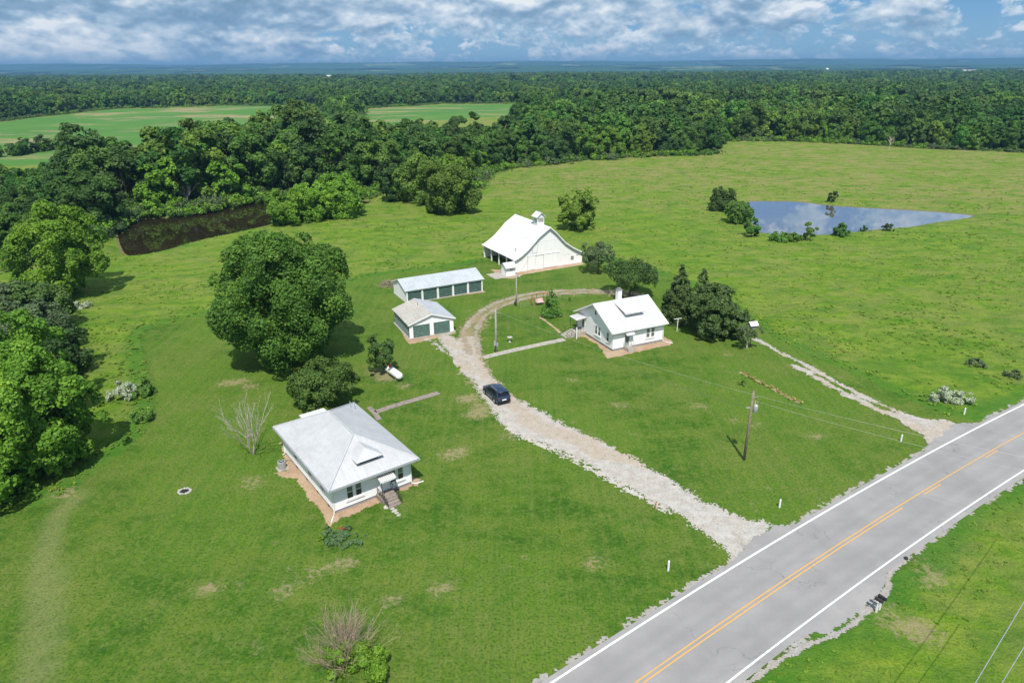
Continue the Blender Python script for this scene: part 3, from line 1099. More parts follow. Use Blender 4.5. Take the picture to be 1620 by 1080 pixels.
def siding(parent, O, D, N, rng_fn, z0, z1, mat, step=0.19, name='siding'):
    """lapped boards; rng_fn(z) -> (a0, a1) along D"""
    g = Geo()
    O, D, N = Vector(O), Vector(D), Vector(N)
    z = z0
    while z < z1 - 0.02:
        zt = min(z + step, z1)
        a0, a1 = rng_fn(z)
        b0, b1 = rng_fn(zt)
        Z = Vector((0, 0, 1))
        p = [O + D * a0 + Z * z + N * 0.032, O + D * a1 + Z * z + N * 0.032, O + D * b1 + Z * zt + N * 0.012, O + D * b0 + Z * zt + N * 0.012]
        q = [O + D * a0 + Z * z + N * 0.010, O + D * a1 + Z * z + N * 0.010]
        g.add([tuple(v) for v in p + q], [(0, 1, 2, 3), (4, 5, 1, 0)])
        z = zt
    return g.build(name, mat, parent, kind='stuff')


class WallFrame:
    """places boxes on a wall: a along the wall, z up, d outward"""
    def __init__(s, O, D, N):
        s.O, s.D, s.N = Vector(O), Vector(D), Vector(N)

    def pt(s, a, z, d):
        return s.O + s.D * a + Vector((0, 0, z)) + s.N * d

    def box(s, g, a0, a1, z0, z1, d0, d1):
        P = [s.pt(a, z, d) for d in (d0, d1) for a, z in ((a0, z0), (a1, z0), (a1, z1), (a0, z1))]
        g.add([tuple(p) for p in P], [(0, 1, 2, 3), (7, 6, 5, 4), (0, 4, 5, 1), (1, 5, 6, 2), (2, 6, 7, 3), (3, 7, 4, 0)])
        return g


def window(parent, wf, a0, a1, z0, z1, glass='glass', sill=True):
    g = Geo()
    b = 0.085
    for (p, q, r, s) in ((a0 - b, a0, z0 - b, z1 + b), (a1, a1 + b, z0 - b, z1 + b), (a0, a1, z1, z1 + b), (a0, a1, z0 - b, z0)):
        wf.box(g, p, q, r, s, 0.005, 0.075)
    zm = (z0 + z1) / 2
    wf.box(g, a0, a1, zm - 0.025, zm + 0.025, 0.035, 0.055)
    if sill:
        wf.box(g, a0 - 0.14, a1 + 0.14, z0 - b - 0.06, z0 - b - 0.002, 0.005, 0.12)
    w = g.build('window', MT['trim'], parent)
    for (p, q, gl) in ((z0, zm - 0.025, glass), (zm + 0.025, z1, 'curtain' if glass == 'glass' else glass)):
        wf.box(Geo(), a0, a1, p, q, 0.034, 0.042).build if False else None
        gg = Geo()
        wf.box(gg, a0 + 0.001, a1 - 0.001, p + 0.001, q - 0.001, 0.034, 0.044)
        gg.build('pane', MT[gl], w)
    return w


def door(parent, wf, a0, a1, z0, z1, mat='trim', glass=False):
    g = Geo()
    wf.box(g, a0, a1, z0, z1, 0.036, 0.06)
    d = g.build('door', MT[mat], parent)
    g = Geo()
    for (p, q, r, s) in ((a0 - 0.1, a0 - .001, z0, z1 + 0.1), (a1 + .001, a1 + 0.1, z0, z1 + 0.1), (a0, a1, z1 + .001, z1 + 0.1)):
        wf.box(g, p, q, r, s, 0.005, 0.08)
    g.build('door_frame', MT['trim'], d)
    if glass:
        g = Geo()
        wf.box(g, a0 + 0.14, a1 - 0.14, z0 + 0.25, z1 - 0.18, 0.061, 0.066)
        g.build('pane', MT['curtain'], d)
    g = Geo()
    wf.box(g, a1 - 0.14, a1 - 0.07, z0 + 0.85, z0 + 0.95, 0.067, 0.11)
    g.build('handle', MT['iron'], d)
    return d


def garage_door(parent, wf, a0, a1, z0, z1, n=5, mat='green', name='garage_door'):
    g = Geo()
    wf.box(g, a0, a1, z0, z1, 0.036, 0.045)
    d = g.build(name, MT['dark'], parent)
    h = (z1 - z0) / n
    for k in range(n):
        g = Geo()
        wf.box(g, a0 + 0.02, a1 - 0.02, z0 + k * h + 0.02, z0 + (k + 1) * h - 0.012, 0.046, 0.066)
        wf.box(g, a0 + 0.02, a1 - 0.02, z0 + k * h + h * 0.45, z0 + k * h + h * 0.62, 0.067, 0.078)
        g.build('panel', MT[mat if (k % 2) else mat], d)
        g = Geo()
        wf.box(g, a0 + 0.02, a1 - 0.02, z0 + (k + 1) * h - 0.05, z0 + (k + 1) * h - 0.014, 0.067, 0.080)
        if k < n - 1:
            g.build('rail', MT['sage'], d)
    g = Geo()
    wf.box(g, (a0 + a1) / 2 - 0.1, (a0 + a1) / 2 + 0.1, z0 + h * 1.2, z0 + h * 1.32, 0.08, 0.12)
    g.build('handle', MT['galv'], d)
    return d


def downspout(parent, P, flat=True):
    return Geo().tube(P, 0.05, 6).build('downspout', MT['trim'], parent)


# ------------------------------------------------------------------ house with the hipped roof
def hip_house():
    W_, L_, ze, zr = 7.5, 12.3, 3.02, 5.15
    t = thing('hip_roof_house', 'white clapboard bungalow under a broad grey metal hipped roof with a small front dormer', 'house', (-15.6, 49.15, 0), R_(36.6))
    Geo().box(0.03, W_ - 0.03, 0.03, L_ - 0.03, -0.2, 0.32).build('foundation', MT['found'], t)
    Geo().box(0, W_, 0, L_, 0.32, ze - 0.04).build('wall', MT['white'], t)
    F_ = WallFrame((0, 0, 0), (1, 0, 0), (0, -1, 0))
    Lf = WallFrame((0, 0, 0), (0, 1, 0), (-1, 0, 0))
    Rt = WallFrame((W_, 0, 0), (0, 1, 0), (1, 0, 0))
    Bk = WallFrame((0, L_, 0), (1, 0, 0), (0, 1, 0))
    siding(t, (0, 0, 0), (1, 0, 0), (0, -1, 0), lambda z: (0, W_), 0.32, ze - 0.04, MT['white'])
    siding(t, (0, 0, 0), (0, 1, 0), (-1, 0, 0), lambda z: (0, L_), 0.32, ze - 0.04, MT['white'])
    siding(t, (W_, 0, 0), (0, 1, 0), (1, 0, 0), lambda z: (0, L_), 0.32, ze - 0.04, MT['white'])
    siding(t, (0, L_, 0), (1, 0, 0), (0, 1, 0), lambda z: (0, W_), 0.32, ze - 0.04, MT['white'])
    g = Geo()
    for x, y in ((0, 0), (W_, 0), (0, L_), (W_, L_)):
        g.box(x - 0.06, x + 0.06, y - 0.06, y + 0.06, 0.3, ze - 0.05)
    g.build('corner_board', MT['trim'], t, kind='stuff')
    # roof
    ou, ov = 0.6, 0.85
    x0, x1, y0, y1 = -ou, W_ + ou, -ov, L_ + ov
    ra, rb = (W_ / 2, L_ / 2 - 2.85, zr), (W_ / 2, L_ / 2 + 2.85, zr)
    A, B, C, D = (x0, y0, ze), (x1, y0, ze), (x1, y1, ze), (x0, y1, ze)
    for P in ([A, B, ra], [B, C, rb, ra], [C, D, rb], [D, A, ra, rb]):
        roof_plane(t, 'roof', P, MT['roof1'], MT['seam'], pitch=0.40, rib=(0.03, 0.028))
    g = Geo()
    for a, b in ((A, ra), (B, ra), (C, rb), (D, rb), (ra, rb)):
        g.tube([Vector(a) + Vector((0, 0, .03)), Vector(b) + Vector((0, 0, .03))], 0.065, 6)
    g.build('ridge_cap', MT['seam'], t, kind='stuff')
    Geo().box(x0 + .05, x1 - .05, y0 + .05, y1 - .05, ze - 0.20, ze - 0.13).build('soffit', MT['white'], t)
    g = Geo()
    g.box(x0, x1, y0 - .10, y0, ze - 0.17, ze - 0.05).box(x0, x1, y1, y1 + .1, ze - 0.17, ze - 0.05)
    g.box(x0 - .10, x0, y0 - .1, y1 + .1, ze - 0.17, ze - 0.05).box(x1, x1 + .1, y0 - .1, y1 + .1, ze - 0.17, ze - 0.05)
    g.build('gutter', MT['galv'], t)
    # dormer
    cx, w, yd, zd = 3.78, 1.3, 0.10, 4.10
    pk, bk = (cx, 1.15, 4.80), (cx, 2.8, 4.80)
    def zroof(y):
        return ze + (y + ov) * (zr - ze) / (L_ / 2 - 2.85 + ov)
    dm = Geo().box(cx - w + .3, cx + w - .3, yd + 0.38, yd + 1.4, zroof(yd) - 0.1, zd - 0.02).build('dormer', MT['seam'], t)
    e0, e1 = (cx - w, yd, zd), (cx + w, yd, zd)
    ybk = 1.95
    roof_plane(dm, 'dormer_roof', [e0, e1, pk], MT['roof1'], MT['seam'], 0.05, 0.3, (.025, .02))
    roof_plane(dm, 'dormer_roof', [(cx - w, 1.25, zd), e0, pk, bk], MT['roof1'], MT['seam'], 0.05, 0.3, (.025, .02))
    roof_plane(dm, 'dormer_roof', [e1, (cx + w, 1.25, zd), bk, pk], MT['roof1'], MT['seam'], 0.05, 0.3, (.025, .02))
    g = Geo().box(cx - w + .4, cx + w - .4, yd + 0.35, yd + 0.379, zroof(yd+.4) + .02, zd - 0.06)
    g.build('louvre', MT['dark'], dm)  # panel coloured black to carry the shade under the dormer eave
    # openings
    for a0, a1 in ((1.28, 1.80), (2.10, 2.62), (5.48, 5.98), (6.26, 6.76)):
        window(t, F_, a0, a1, 1.05, 2.32)
    F_.box(Geo(), 1.1, 2.85, 0.78, 0.88, 0.034, 0.12).build('long_sill', MT['trim'], t)
    F_.box(Geo(), 5.3, 6.95, 0.80, 0.90, 0.034, 0.12).build('long_sill', MT['trim'], t)
    for a0 in (2.0, 5.0, 8.6):
        window(t, Lf, a0, a0 + 0.75, 1.25, 2.35)
        window(t, Rt, a0, a0 + 0.75, 1.15, 2.35)
    window(t, Bk, 1.2, 2.0, 1.2, 2.3)
    door(t, Bk, 3.2, 4.1, 0.5, 2.35)
    for a0 in (1.2, 3.8, 6.4, 9.0):
        Lf.box(Geo(), a0, a0 + 0.35, 0.08, 0.26, -0.02, 0.02).build('foundation_vent', MT['dark'], t)
    door(t, F_, 4.32, 5.12, 0.48, 2.2, glass=False)
    # awning and stoop
    aw = Geo().slab([(3.95, -1.25, 2.28), (5.5, -1.25, 2.28), (5.5, -0.04, 2.62), (3.95, -0.04, 2.62)], (0, -.27, 1), 0.05).build('awning', MT['seam_w'], t)
    g = Geo()
    for k in range(9):
        x = 3.97 + k * 0.187
        g.slab([(x, -1.25, 2.315), (x + 0.05, -1.25, 2.315), (x + 0.05, -0.05, 2.652), (x, -0.05, 2.652)], (0, -.27, 1), 0.04)
    g.build('awning_rib', MT['conc'], aw, kind='stuff')
    g = Geo()
    g.slab([(3.95, -1.25, 2.27), (5.5, -1.25, 2.27), (5.5, -1.26, 2.12), (3.95, -1.26, 2.12)], (0, -1, 0), 0.02)
    g.build('valance', MT['seam_w'], aw)
    Geo().box(3.95, 5.5, -1.3, -0.04, -0.1, 0.44).build('stoop', MT['conc_d'], t)
    for k in range(3):
        Geo().box(4.15, 5.35, -1.3 - 0.32 * (k + 1), -1.3 - 0.32 * k, -0.1, 0.33 - 0.11 * k).build('step', MT['conc_d'], t)
    for x in (4.05, 5.42):
        g = Geo()
        pts = [(x, -0.1, 1.15), (x, -1.25, 1.15), (x, -2.2, 0.85)]
        g.tube(pts, 0.025, 6)
        for y, zb, zt in ((-0.15, .44, 1.15), (-0.5, .44, 1.15), (-0.88, .44, 1.15), (-1.25, .44, 2.2), (-1.6, .25, 1.04), (-1.9, .15, .95), (-2.2, 0, .85)):
            g.tube([(x, y, zb), (x, y, zt)], 0.022 if zt < 2 else .035, 6)
        g.tube([(x, -0.1, .75), (x, -1.25, .75), (x, -2.2, 0.45)], 0.018, 6)
        g.build('railing', MT['iron'], t)
    for P in ([(-.06, -.06, 2.8), (-.08, -.08, 0.15), (-.3, -.35, .06), (-.75, -1.0, .05)], [(W_ + .06, -.06, 2.8), (W_ + .08, -.08, 0.15), (W_ + .5, -.25, .06), (W_ + 1.2, -.3, .05)],
              [(-.06, L_ + .06, 2.8), (-.08, L_ + .08, 0.15), (-.3, L_ + .1, .06)]):
        downspout(t, P)
    Geo().tube([(6.9, 11.3, 3.4), (6.9, 11.3, 4.3)], .045, 8).build('vent_pipe', MT['galv'], t)
    Geo().tube([(7.25, 11.0, 3.4), (7.25, 11.0, 4.15)], .045, 8).build('vent_pipe', MT['galv'], t)
    # ribbed awning over the back door
    Geo().slab([(2.6, L_ + 2.6, 2.55), (2.6, L_ + .2, 2.75), (5.3, L_ + .2, 2.75), (5.3, L_ + 2.6, 2.55)], (0, .1, 1), 0.07).build('back_awning', MT['seam_w'], t)
    for x in (2.7, 5.2):
        Geo().tube([(x, L_ + 2.5, 0), (x, L_ + 2.5, 2.5)], 0.05, 6).build('awning_post', MT['trim'], t)
    return t


hip_house()

# ------------------------------------------------------------------ house with the gabled roof
def gable_house():
    W_, L_, ze, zr = 8.36, 9.24, 2.95, 5.63
    t = thing('gable_roof_house', 'white cottage with steep pale gabled roof, flat dormer and brick chimney', 'house', (13.76, 85.3, 0), R_(25.3))
    ou, ov = 0.49, 0.52
    Geo().box(0.03, W_ - 0.03, 0.03, L_ - 0.03, -0.2, 0.36).build('foundation', MT['found'], t)
    yc = L_ / 2
    sl = (zr - ze) / (yc + ov)
    zw = ze + ov * sl - 0.10
    g = Geo()
    P = [(0, 0.0), (L_, 0.0), (L_, zw), (yc, zw + yc * sl), (0, zw)]
    n = 5
    vs = [(0, y, max(z, 0.36)) for y, z in P] + [(W_, y, max(z, 0.36)) for y, z in P]
    g.add(vs, [(0, 1, 2, 3, 4), (9, 8, 7, 6, 5)] + [(i, i + n, (i + 1) % n + n, (i + 1) % n) for i in range(n)])
    g.build('wall', MT['white'], t)

    def gr(z):
        if z <= zw:
            return (0, L_)
        d = (z - zw) / sl
        return (min(d, yc), max(L_ - d, yc))
    zt = zw + yc * sl - .02
    for O, D, N, f, z1 in (((0, 0, 0), (1, 0, 0), (0, -1, 0), lambda z: (0, W_), zw), ((0, 0, 0), (0, 1, 0), (-1, 0, 0), gr, zt),
                           ((W_, 0, 0), (0, 1, 0), (1, 0, 0), gr, zt), ((0, L_, 0), (1, 0, 0), (0, 1, 0), lambda z: (0, W_), zw)):
        siding(t, O, D, N, f, 0.36, z1 - .02, MT['white'])
    x0, x1 = -ou, W_ + ou
    roof_plane(t, 'roof', [(x0, -ov, ze), (x1, -ov, ze), (x1, yc, zr), (x0, yc, zr)], MT['roof2'], MT['seam_w'], 0.10, 0.38, (.02, .012))
    roof_plane(t, 'roof', [(x1, L_ + ov, ze), (x0, L_ + ov, ze), (x0, yc, zr), (x1, yc, zr)], MT['roof2'], MT['seam_w'], 0.10, 0.38, (.02, .012))
    g = Geo()
    for xs_ in (x0 - .02, x1 + .02):
        for ya, yb in ((-ov, yc), (L_ + ov, yc)):
            g.slab([(xs_ - .02, ya, ze - .02), (xs_ + .02, ya, ze - .02), (xs_ + .02, yb, zr - .02), (xs_ - .02, yb, zr - .02)], (0, 0, 1), 0.2)
    g.box(x0, x1, -ov - .10, -ov - .005, ze - 0.16, ze - .03).box(x0, x1, L_ + ov + .005, L_ + ov + .1, ze - 0.16, ze - .03)
    g.build('fascia', MT['trim'], t)
    # shed dormer
    c, w, yd, zd = 4.35, 1.55, 1.15, 4.62
    def zro(y):
        return ze + (y + ov) * sl
    ytop = 4.35
    ztop = zro(ytop) + 0.03
    dm = Geo().add([(c - w + .3, yd + .6, zro(yd + .6) - .05), (c + w - .3, yd + .6, zro(yd + .6) - .05), (c + w - .3, yd + .6, zd - .02), (c - w + .3, yd + .6, zd - .02),
                    (c - w + .3, ytop - .2, zro(ytop - .2) - .05), (c + w - .3, ytop - .2, zro(ytop - .2) - .05), (c + w - .3, ytop - .2, ztop - .12), (c - w + .3, ytop - .2, ztop - .12)],
                   [(0, 1, 2, 3), (1, 5, 6, 2), (4, 0, 3, 7), (5, 4, 7, 6)]).build('dormer', MT['white'], t)
    roof_plane(dm, 'dormer_roof', [(c - w, yd, zd), (c + w, yd, zd), (c + w - .15, ytop, ztop), (c - w - .15, ytop, ztop)], MT['roof2'], MT['seam_w'], 0.09, 0.38, (.02, .012))
    dw = WallFrame((0, yd + .6, 0), (1, 0, 0), (0, -1, 0))
    window(dm, dw, c - 0.9, c - 0.3, zro(yd + .6) + .16, zd - .16, sill=False) if False else None
    for a_ in (c - 0.9, c + 0.2):
        dw.box(Geo(), a_, a_ + .7, zro(yd + .6) + .12, zd - .12, 0.004, 0.03).build('louvre', MT['found'], dm)
    # chimney
    g = Geo().box(3.9, 4.55, 5.0, 5.6, 4.8, 6.75)
    ch = g.build('chimney', MT['white'], t)
    Geo().box(3.84, 4.61, 4.94, 5.66, 6.75, 6.85).build('chimney_cap', MT['found'], ch)
    Geo().box(3.98, 4.47, 5.08, 5.52, 6.851, 7.05).build('flue', MT['conc_d'], ch)
    F_ = WallFrame((0, 0, 0), (1, 0, 0), (0, -1, 0))
    Lf = WallFrame((0, 0, 0), (0, 1, 0), (-1, 0, 0))
    Rt = WallFrame((W_, 0, 0), (0, 1, 0), (1, 0, 0))
    Bk = WallFrame((0, L_, 0), (1, 0, 0), (0, 1, 0))
    for a0, a1 in ((5.55, 6.05), (6.36, 6.86)):
        window(t, F_, a0, a1, 1.12, 2.4, glass='curtain')
    door(t, F_, 1.92, 2.66, 0.52, 2.2, 'sage', True)
    for a0, a1 in ((3.12, 3.62), (3.92, 4.42)):
        window(t, Lf, a0, a1, 1.18, 2.4)
    window(t, Lf, 0.95, 1.42, 1.1, 2.35)
    window(t, Lf, 4.25, 4.68, 3.95, 4.6, sill=False)
    window(t, Rt, 4.25, 4.68, 3.95, 4.6, sill=False)
    for a0 in (1.5, 5.0):
        window(t, Rt, a0, a0 + .7, 1.15, 2.4)
        window(t, Bk, a0, a0 + .7, 1.15, 2.4)
    Lf.box(Geo(), 2.95, 4.6, 0.95, 1.03, 0.034, 0.13).build('long_sill', MT['trim'], t)
    F_.box(Geo(), 5.4, 7.0, 0.90, 0.97, 0.034, 0.12).build('long_sill', MT['trim'], t)
    # little rounded awning, wooden steps and handrails by the front door
    g = Geo()
    pr = [(0.03, 2.62), (0.35, 2.58), (0.62, 2.46), (0.78, 2.28)]
    for k in range(3):
        (d0, z0), (d1, z1) = pr[k], pr[k + 1]
        g.slab([(1.75, -d1, z1), (3.1, -d1, z1), (3.1, -d0, z0), (1.75, -d0, z0)], (0, -.5, 1), 0.04)
    g.build('awning', MT['seam_w'], t)
    Geo().box(1.8, 2.95, -0.75, -0.04, -0.1, 0.46).build('stoop', MT['conc'], t)
    for k in range(2):
        Geo().box(1.85, 2.9, -0.75 - .3 * (k + 1), -.75 - .3 * k, -.1, .32 - .15 * k).build('step', MT['conc'], t)
    for x in (1.78, 2.98):
        g = Geo()
        for y, zt_ in ((-0.1, 1.2), (-0.7, 1.2), (-1.3, .9)):
            g.tube([(x, y, 0), (x, y, zt_)], .025, 6)
        g.tube([(x, -.1, 1.2), (x, -.7, 1.2), (x, -1.3, .9)], .025, 6).tube([(x, -.1, .8), (x, -.7, .8), (x, -1.3, .5)], .02, 6)
        g.build('railing', MT['stone'], t)
    # side porch
    door(t, Lf, 7.3, 8.1, 0.72, 2.4, 'trim', True)
    Geo().box(-1.9, -0.04, 6.9, 8.7, -0.1, 0.66).build('porch', MT['conc'], t)
    for k in range(4):
        Geo().box(-1.9 - .36 * (k + 1), -1.9 - .36 * k, 7.0, 8.6, -.1, .54 - .13 * k).build('step', MT['conc'], t)
    cn = Geo().slab([(-1.75, 6.75, 2.62), (-.04, 6.75, 2.86), (-.04, 8.85, 2.86), (-1.75, 8.85, 2.62)], (-.14, 0, 1), .09).build('canopy', MT['roof2'], t)
    g = Geo()
    for y in (6.9, 8.7):
        g.tube([(-1.65, y, .66), (-1.65, y, 2.55)], .035, 6)
        g.tube([(-.1, y, 1.5), (-1.65, y, 1.5), (-3.2, y, 0.85)], .025, 6)
        g.tube([(-.9, y, .66), (-.9, y, 1.5)], .02, 6).tube([(-2.4, y, .3), (-2.4, y, 1.2)], .02, 6).tube([(-3.2, y, .0), (-3.2, y, .9)], .025, 6)
    g.build('railing', MT['iron'], t)
    for P in ([(W_ + .06, -.06, 2.8), (W_ + .08, -.08, .15), (W_ + .5, -.7, .07), (W_ + .9, -1.3, .05)], [(-.06, L_ + .06, 2.8), (-.08, L_ + .08, .1)]):
        downspout(t, P)
    return t


gable_house()

# ------------------------------------------------------------------ two-door garage
def gable_front_profile(W_, L_, ze, zr, ov, t, wallmat, sidemat):
    xc = W_ / 2
    sl = (zr - ze) / (xc + ov)
    zw = ze + ov * sl - .08
    P = [(0, 0), (W_, 0), (W_, zw), (xc, zw + xc * sl), (0, zw)]
    n = 5
    Geo().add([(x, 0, z) for x, z in P] + [(x, L_, z) for x, z in P], [(0, 1, 2, 3, 4), (9, 8, 7, 6, 5)] + [(i, i + n, (i + 1) % n + n, (i + 1) % n) for i in range(n)]).build('wall', wallmat, t)

    def gr(z):
        if z <= zw:
            return (0, W_)
        d = (z - zw) / sl
        return (min(d, xc), max(W_ - d, xc))
    siding(t, (0, 0, 0), (1, 0, 0), (0, -1, 0), gr, .12, zw + xc * sl - .03, wallmat)
    siding(t, (0, L_, 0), (1, 0, 0), (0, 1, 0), gr, .12, zw + xc * sl - .03, wallmat)
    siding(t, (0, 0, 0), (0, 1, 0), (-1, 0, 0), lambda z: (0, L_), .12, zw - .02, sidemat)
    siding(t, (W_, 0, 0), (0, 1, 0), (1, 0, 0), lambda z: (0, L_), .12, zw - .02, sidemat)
    return zw


def garage():
    W_, L_, ze, zr = 6.76, 7.4, 2.22, 3.42
    t = thing('two_door_garage', 'small white gabled garage with two green overhead doors facing the gravel', 'garage', (-14.74, 90.41, 0), R_(25.5))
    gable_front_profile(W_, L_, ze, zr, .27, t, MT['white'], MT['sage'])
    xc = W_ / 2
    A = (-.27, -.28, ze)
    roof_plane(t, 'roof', [(-.27, L_ + .28, ze), (-.27, -.28, ze), (xc, -.28, zr), (xc, L_ + .28, zr)], MT['roof_gar'], MT['stone'], .08, .45, (.05, .03))
    roof_plane(t, 'roof', [(W_ + .27, -.28, ze), (W_ + .27, L_ + .28, ze), (xc, L_ + .28, zr), (xc, -.28, zr)], MT['roof_shed'], MT['seam'], .08, .45, (.03, .025))
    for y in (-.31, L_ + .31):
        g = Geo()
        g.slab([(-.27, y - .02, ze), (-.27, y + .02, ze), (xc, y + .02, zr), (xc, y - .02, zr)], (0, 0, 1), .17)
        g.slab([(W_ + .27, y - .02, ze), (W_ + .27, y + .02, ze), (xc, y + .02, zr), (xc, y - .02, zr)], (0, 0, 1), .17)
        g.build('fascia', MT['trim'], t)
    Geo().tube([(xc - .5, 4.6, 3.1), (xc - .5, 4.6, 3.75)], .06, 8).build('vent_pipe', MT['galv'], t)
    F_ = WallFrame((0, 0, 0), (1, 0, 0), (0, -1, 0))
    garage_door(t, F_, .55, 3.05, .1, 1.92)
    garage_door(t, F_, 3.68, 6.15, .1, 1.92)
    g = Geo()
    for a0, a1 in ((.43, .54), (3.06, 3.17), (3.56, 3.67), (6.16, 6.27)):
        F_.box(g, a0, a1, .1, 2.03, .034, .09)
    F_.box(g, .54, 3.06, 1.93, 2.03, .034, .09)
    F_.box(g, 3.67, 6.16, 1.93, 2.03, .034, .09)
    g.build('door_trim', MT['trim'], t)
    Geo().box(-.25, W_ + .25, -.3, L_ + .2, -.1, .1).build('concrete_base', MT['conc'], t)


garage()


def bay_shed():
    W_, L_, ze, zr = 14.0, 6.3, 2.2, 3.43
    t = thing('five_bay_shed', 'long low white shed with five dark green bay doors and a blue-grey metal roof', 'shed', (-17.48, 106.44, 0), R_(28.2))
    yc = L_ / 2
    sl = (zr - ze) / (yc + .35)
    zw = ze + .35 * sl - .08
    P = [(0, 0), (L_, 0), (L_, zw), (yc, zw + yc * sl), (0, zw)]
    n = 5
    Geo().add([(0, y, z) for y, z in P] + [(W_, y, z) for y, z in P], [(0, 1, 2, 3, 4), (9, 8, 7, 6, 5)] + [(i, i + n, (i + 1) % n + n, (i + 1) % n) for i in range(n)]).build('wall', MT['white'], t)

    def gr(z):
        if z <= zw:
            return (0, L_)
        d = (z - zw) / sl
        return (min(d, yc), max(L_ - d, yc))
    for O, N in (((0, 0, 0), (-1, 0, 0)), ((W_, 0, 0), (1, 0, 0))):
        siding(t, O, (0, 1, 0), N, gr, .12, zw + yc * sl - .03, MT['white'])
    roof_plane(t, 'roof', [(-.2, -.35, ze), (W_ + .2, -.35, ze), (W_ + .2, yc, zr), (-.2, yc, zr)], MT['roof_shed'], MT['seam'], .08, .6, (.04, .03))
    roof_plane(t, 'roof', [(W_ + .2, L_ + .35, ze), (-.2, L_ + .35, ze), (-.2, yc, zr), (W_ + .2, yc, zr)], MT['roof_shed'], MT['seam'], .08, .6, (.04, .03))
    for x in (-.23, W_ + .23):
        g = Geo()
        for ya in (-.35, L_ + .35):
            g.slab([(x - .02, ya, ze), (x + .02, ya, ze), (x + .02, yc, zr), (x - .02, yc, zr)], (0, 0, 1), .16)
        g.build('fascia', MT['trim'], t)
    F_ = WallFrame((0, 0, 0), (1, 0, 0), (0, -1, 0))
    bay = W_ / 5
    for k in range(5):
        garage_door(t, F_, k * bay + .22, (k + 1) * bay - .18, .12, 1.86, 5, 'green_d', 'bay_door')
    for k in range(6):
        g = Geo()
        x = min(max(k * bay, .08), W_ - .08)
        g.box(x - .14 if 0 < k else 0, x + .14 if k < 5 else W_, -.14, -.036, 0, 2.1)
        g.build('post', MT['trim'], t)
    Geo().box(.0, W_, -.12, -.037, 2.101, 2.2).build('door_header', MT['trim'], t)
    Geo().box(-.1, W_ + .2, -.35, L_ + .1, -.1, .06).build('concrete_base', MT['conc'], t)


bay_shed()


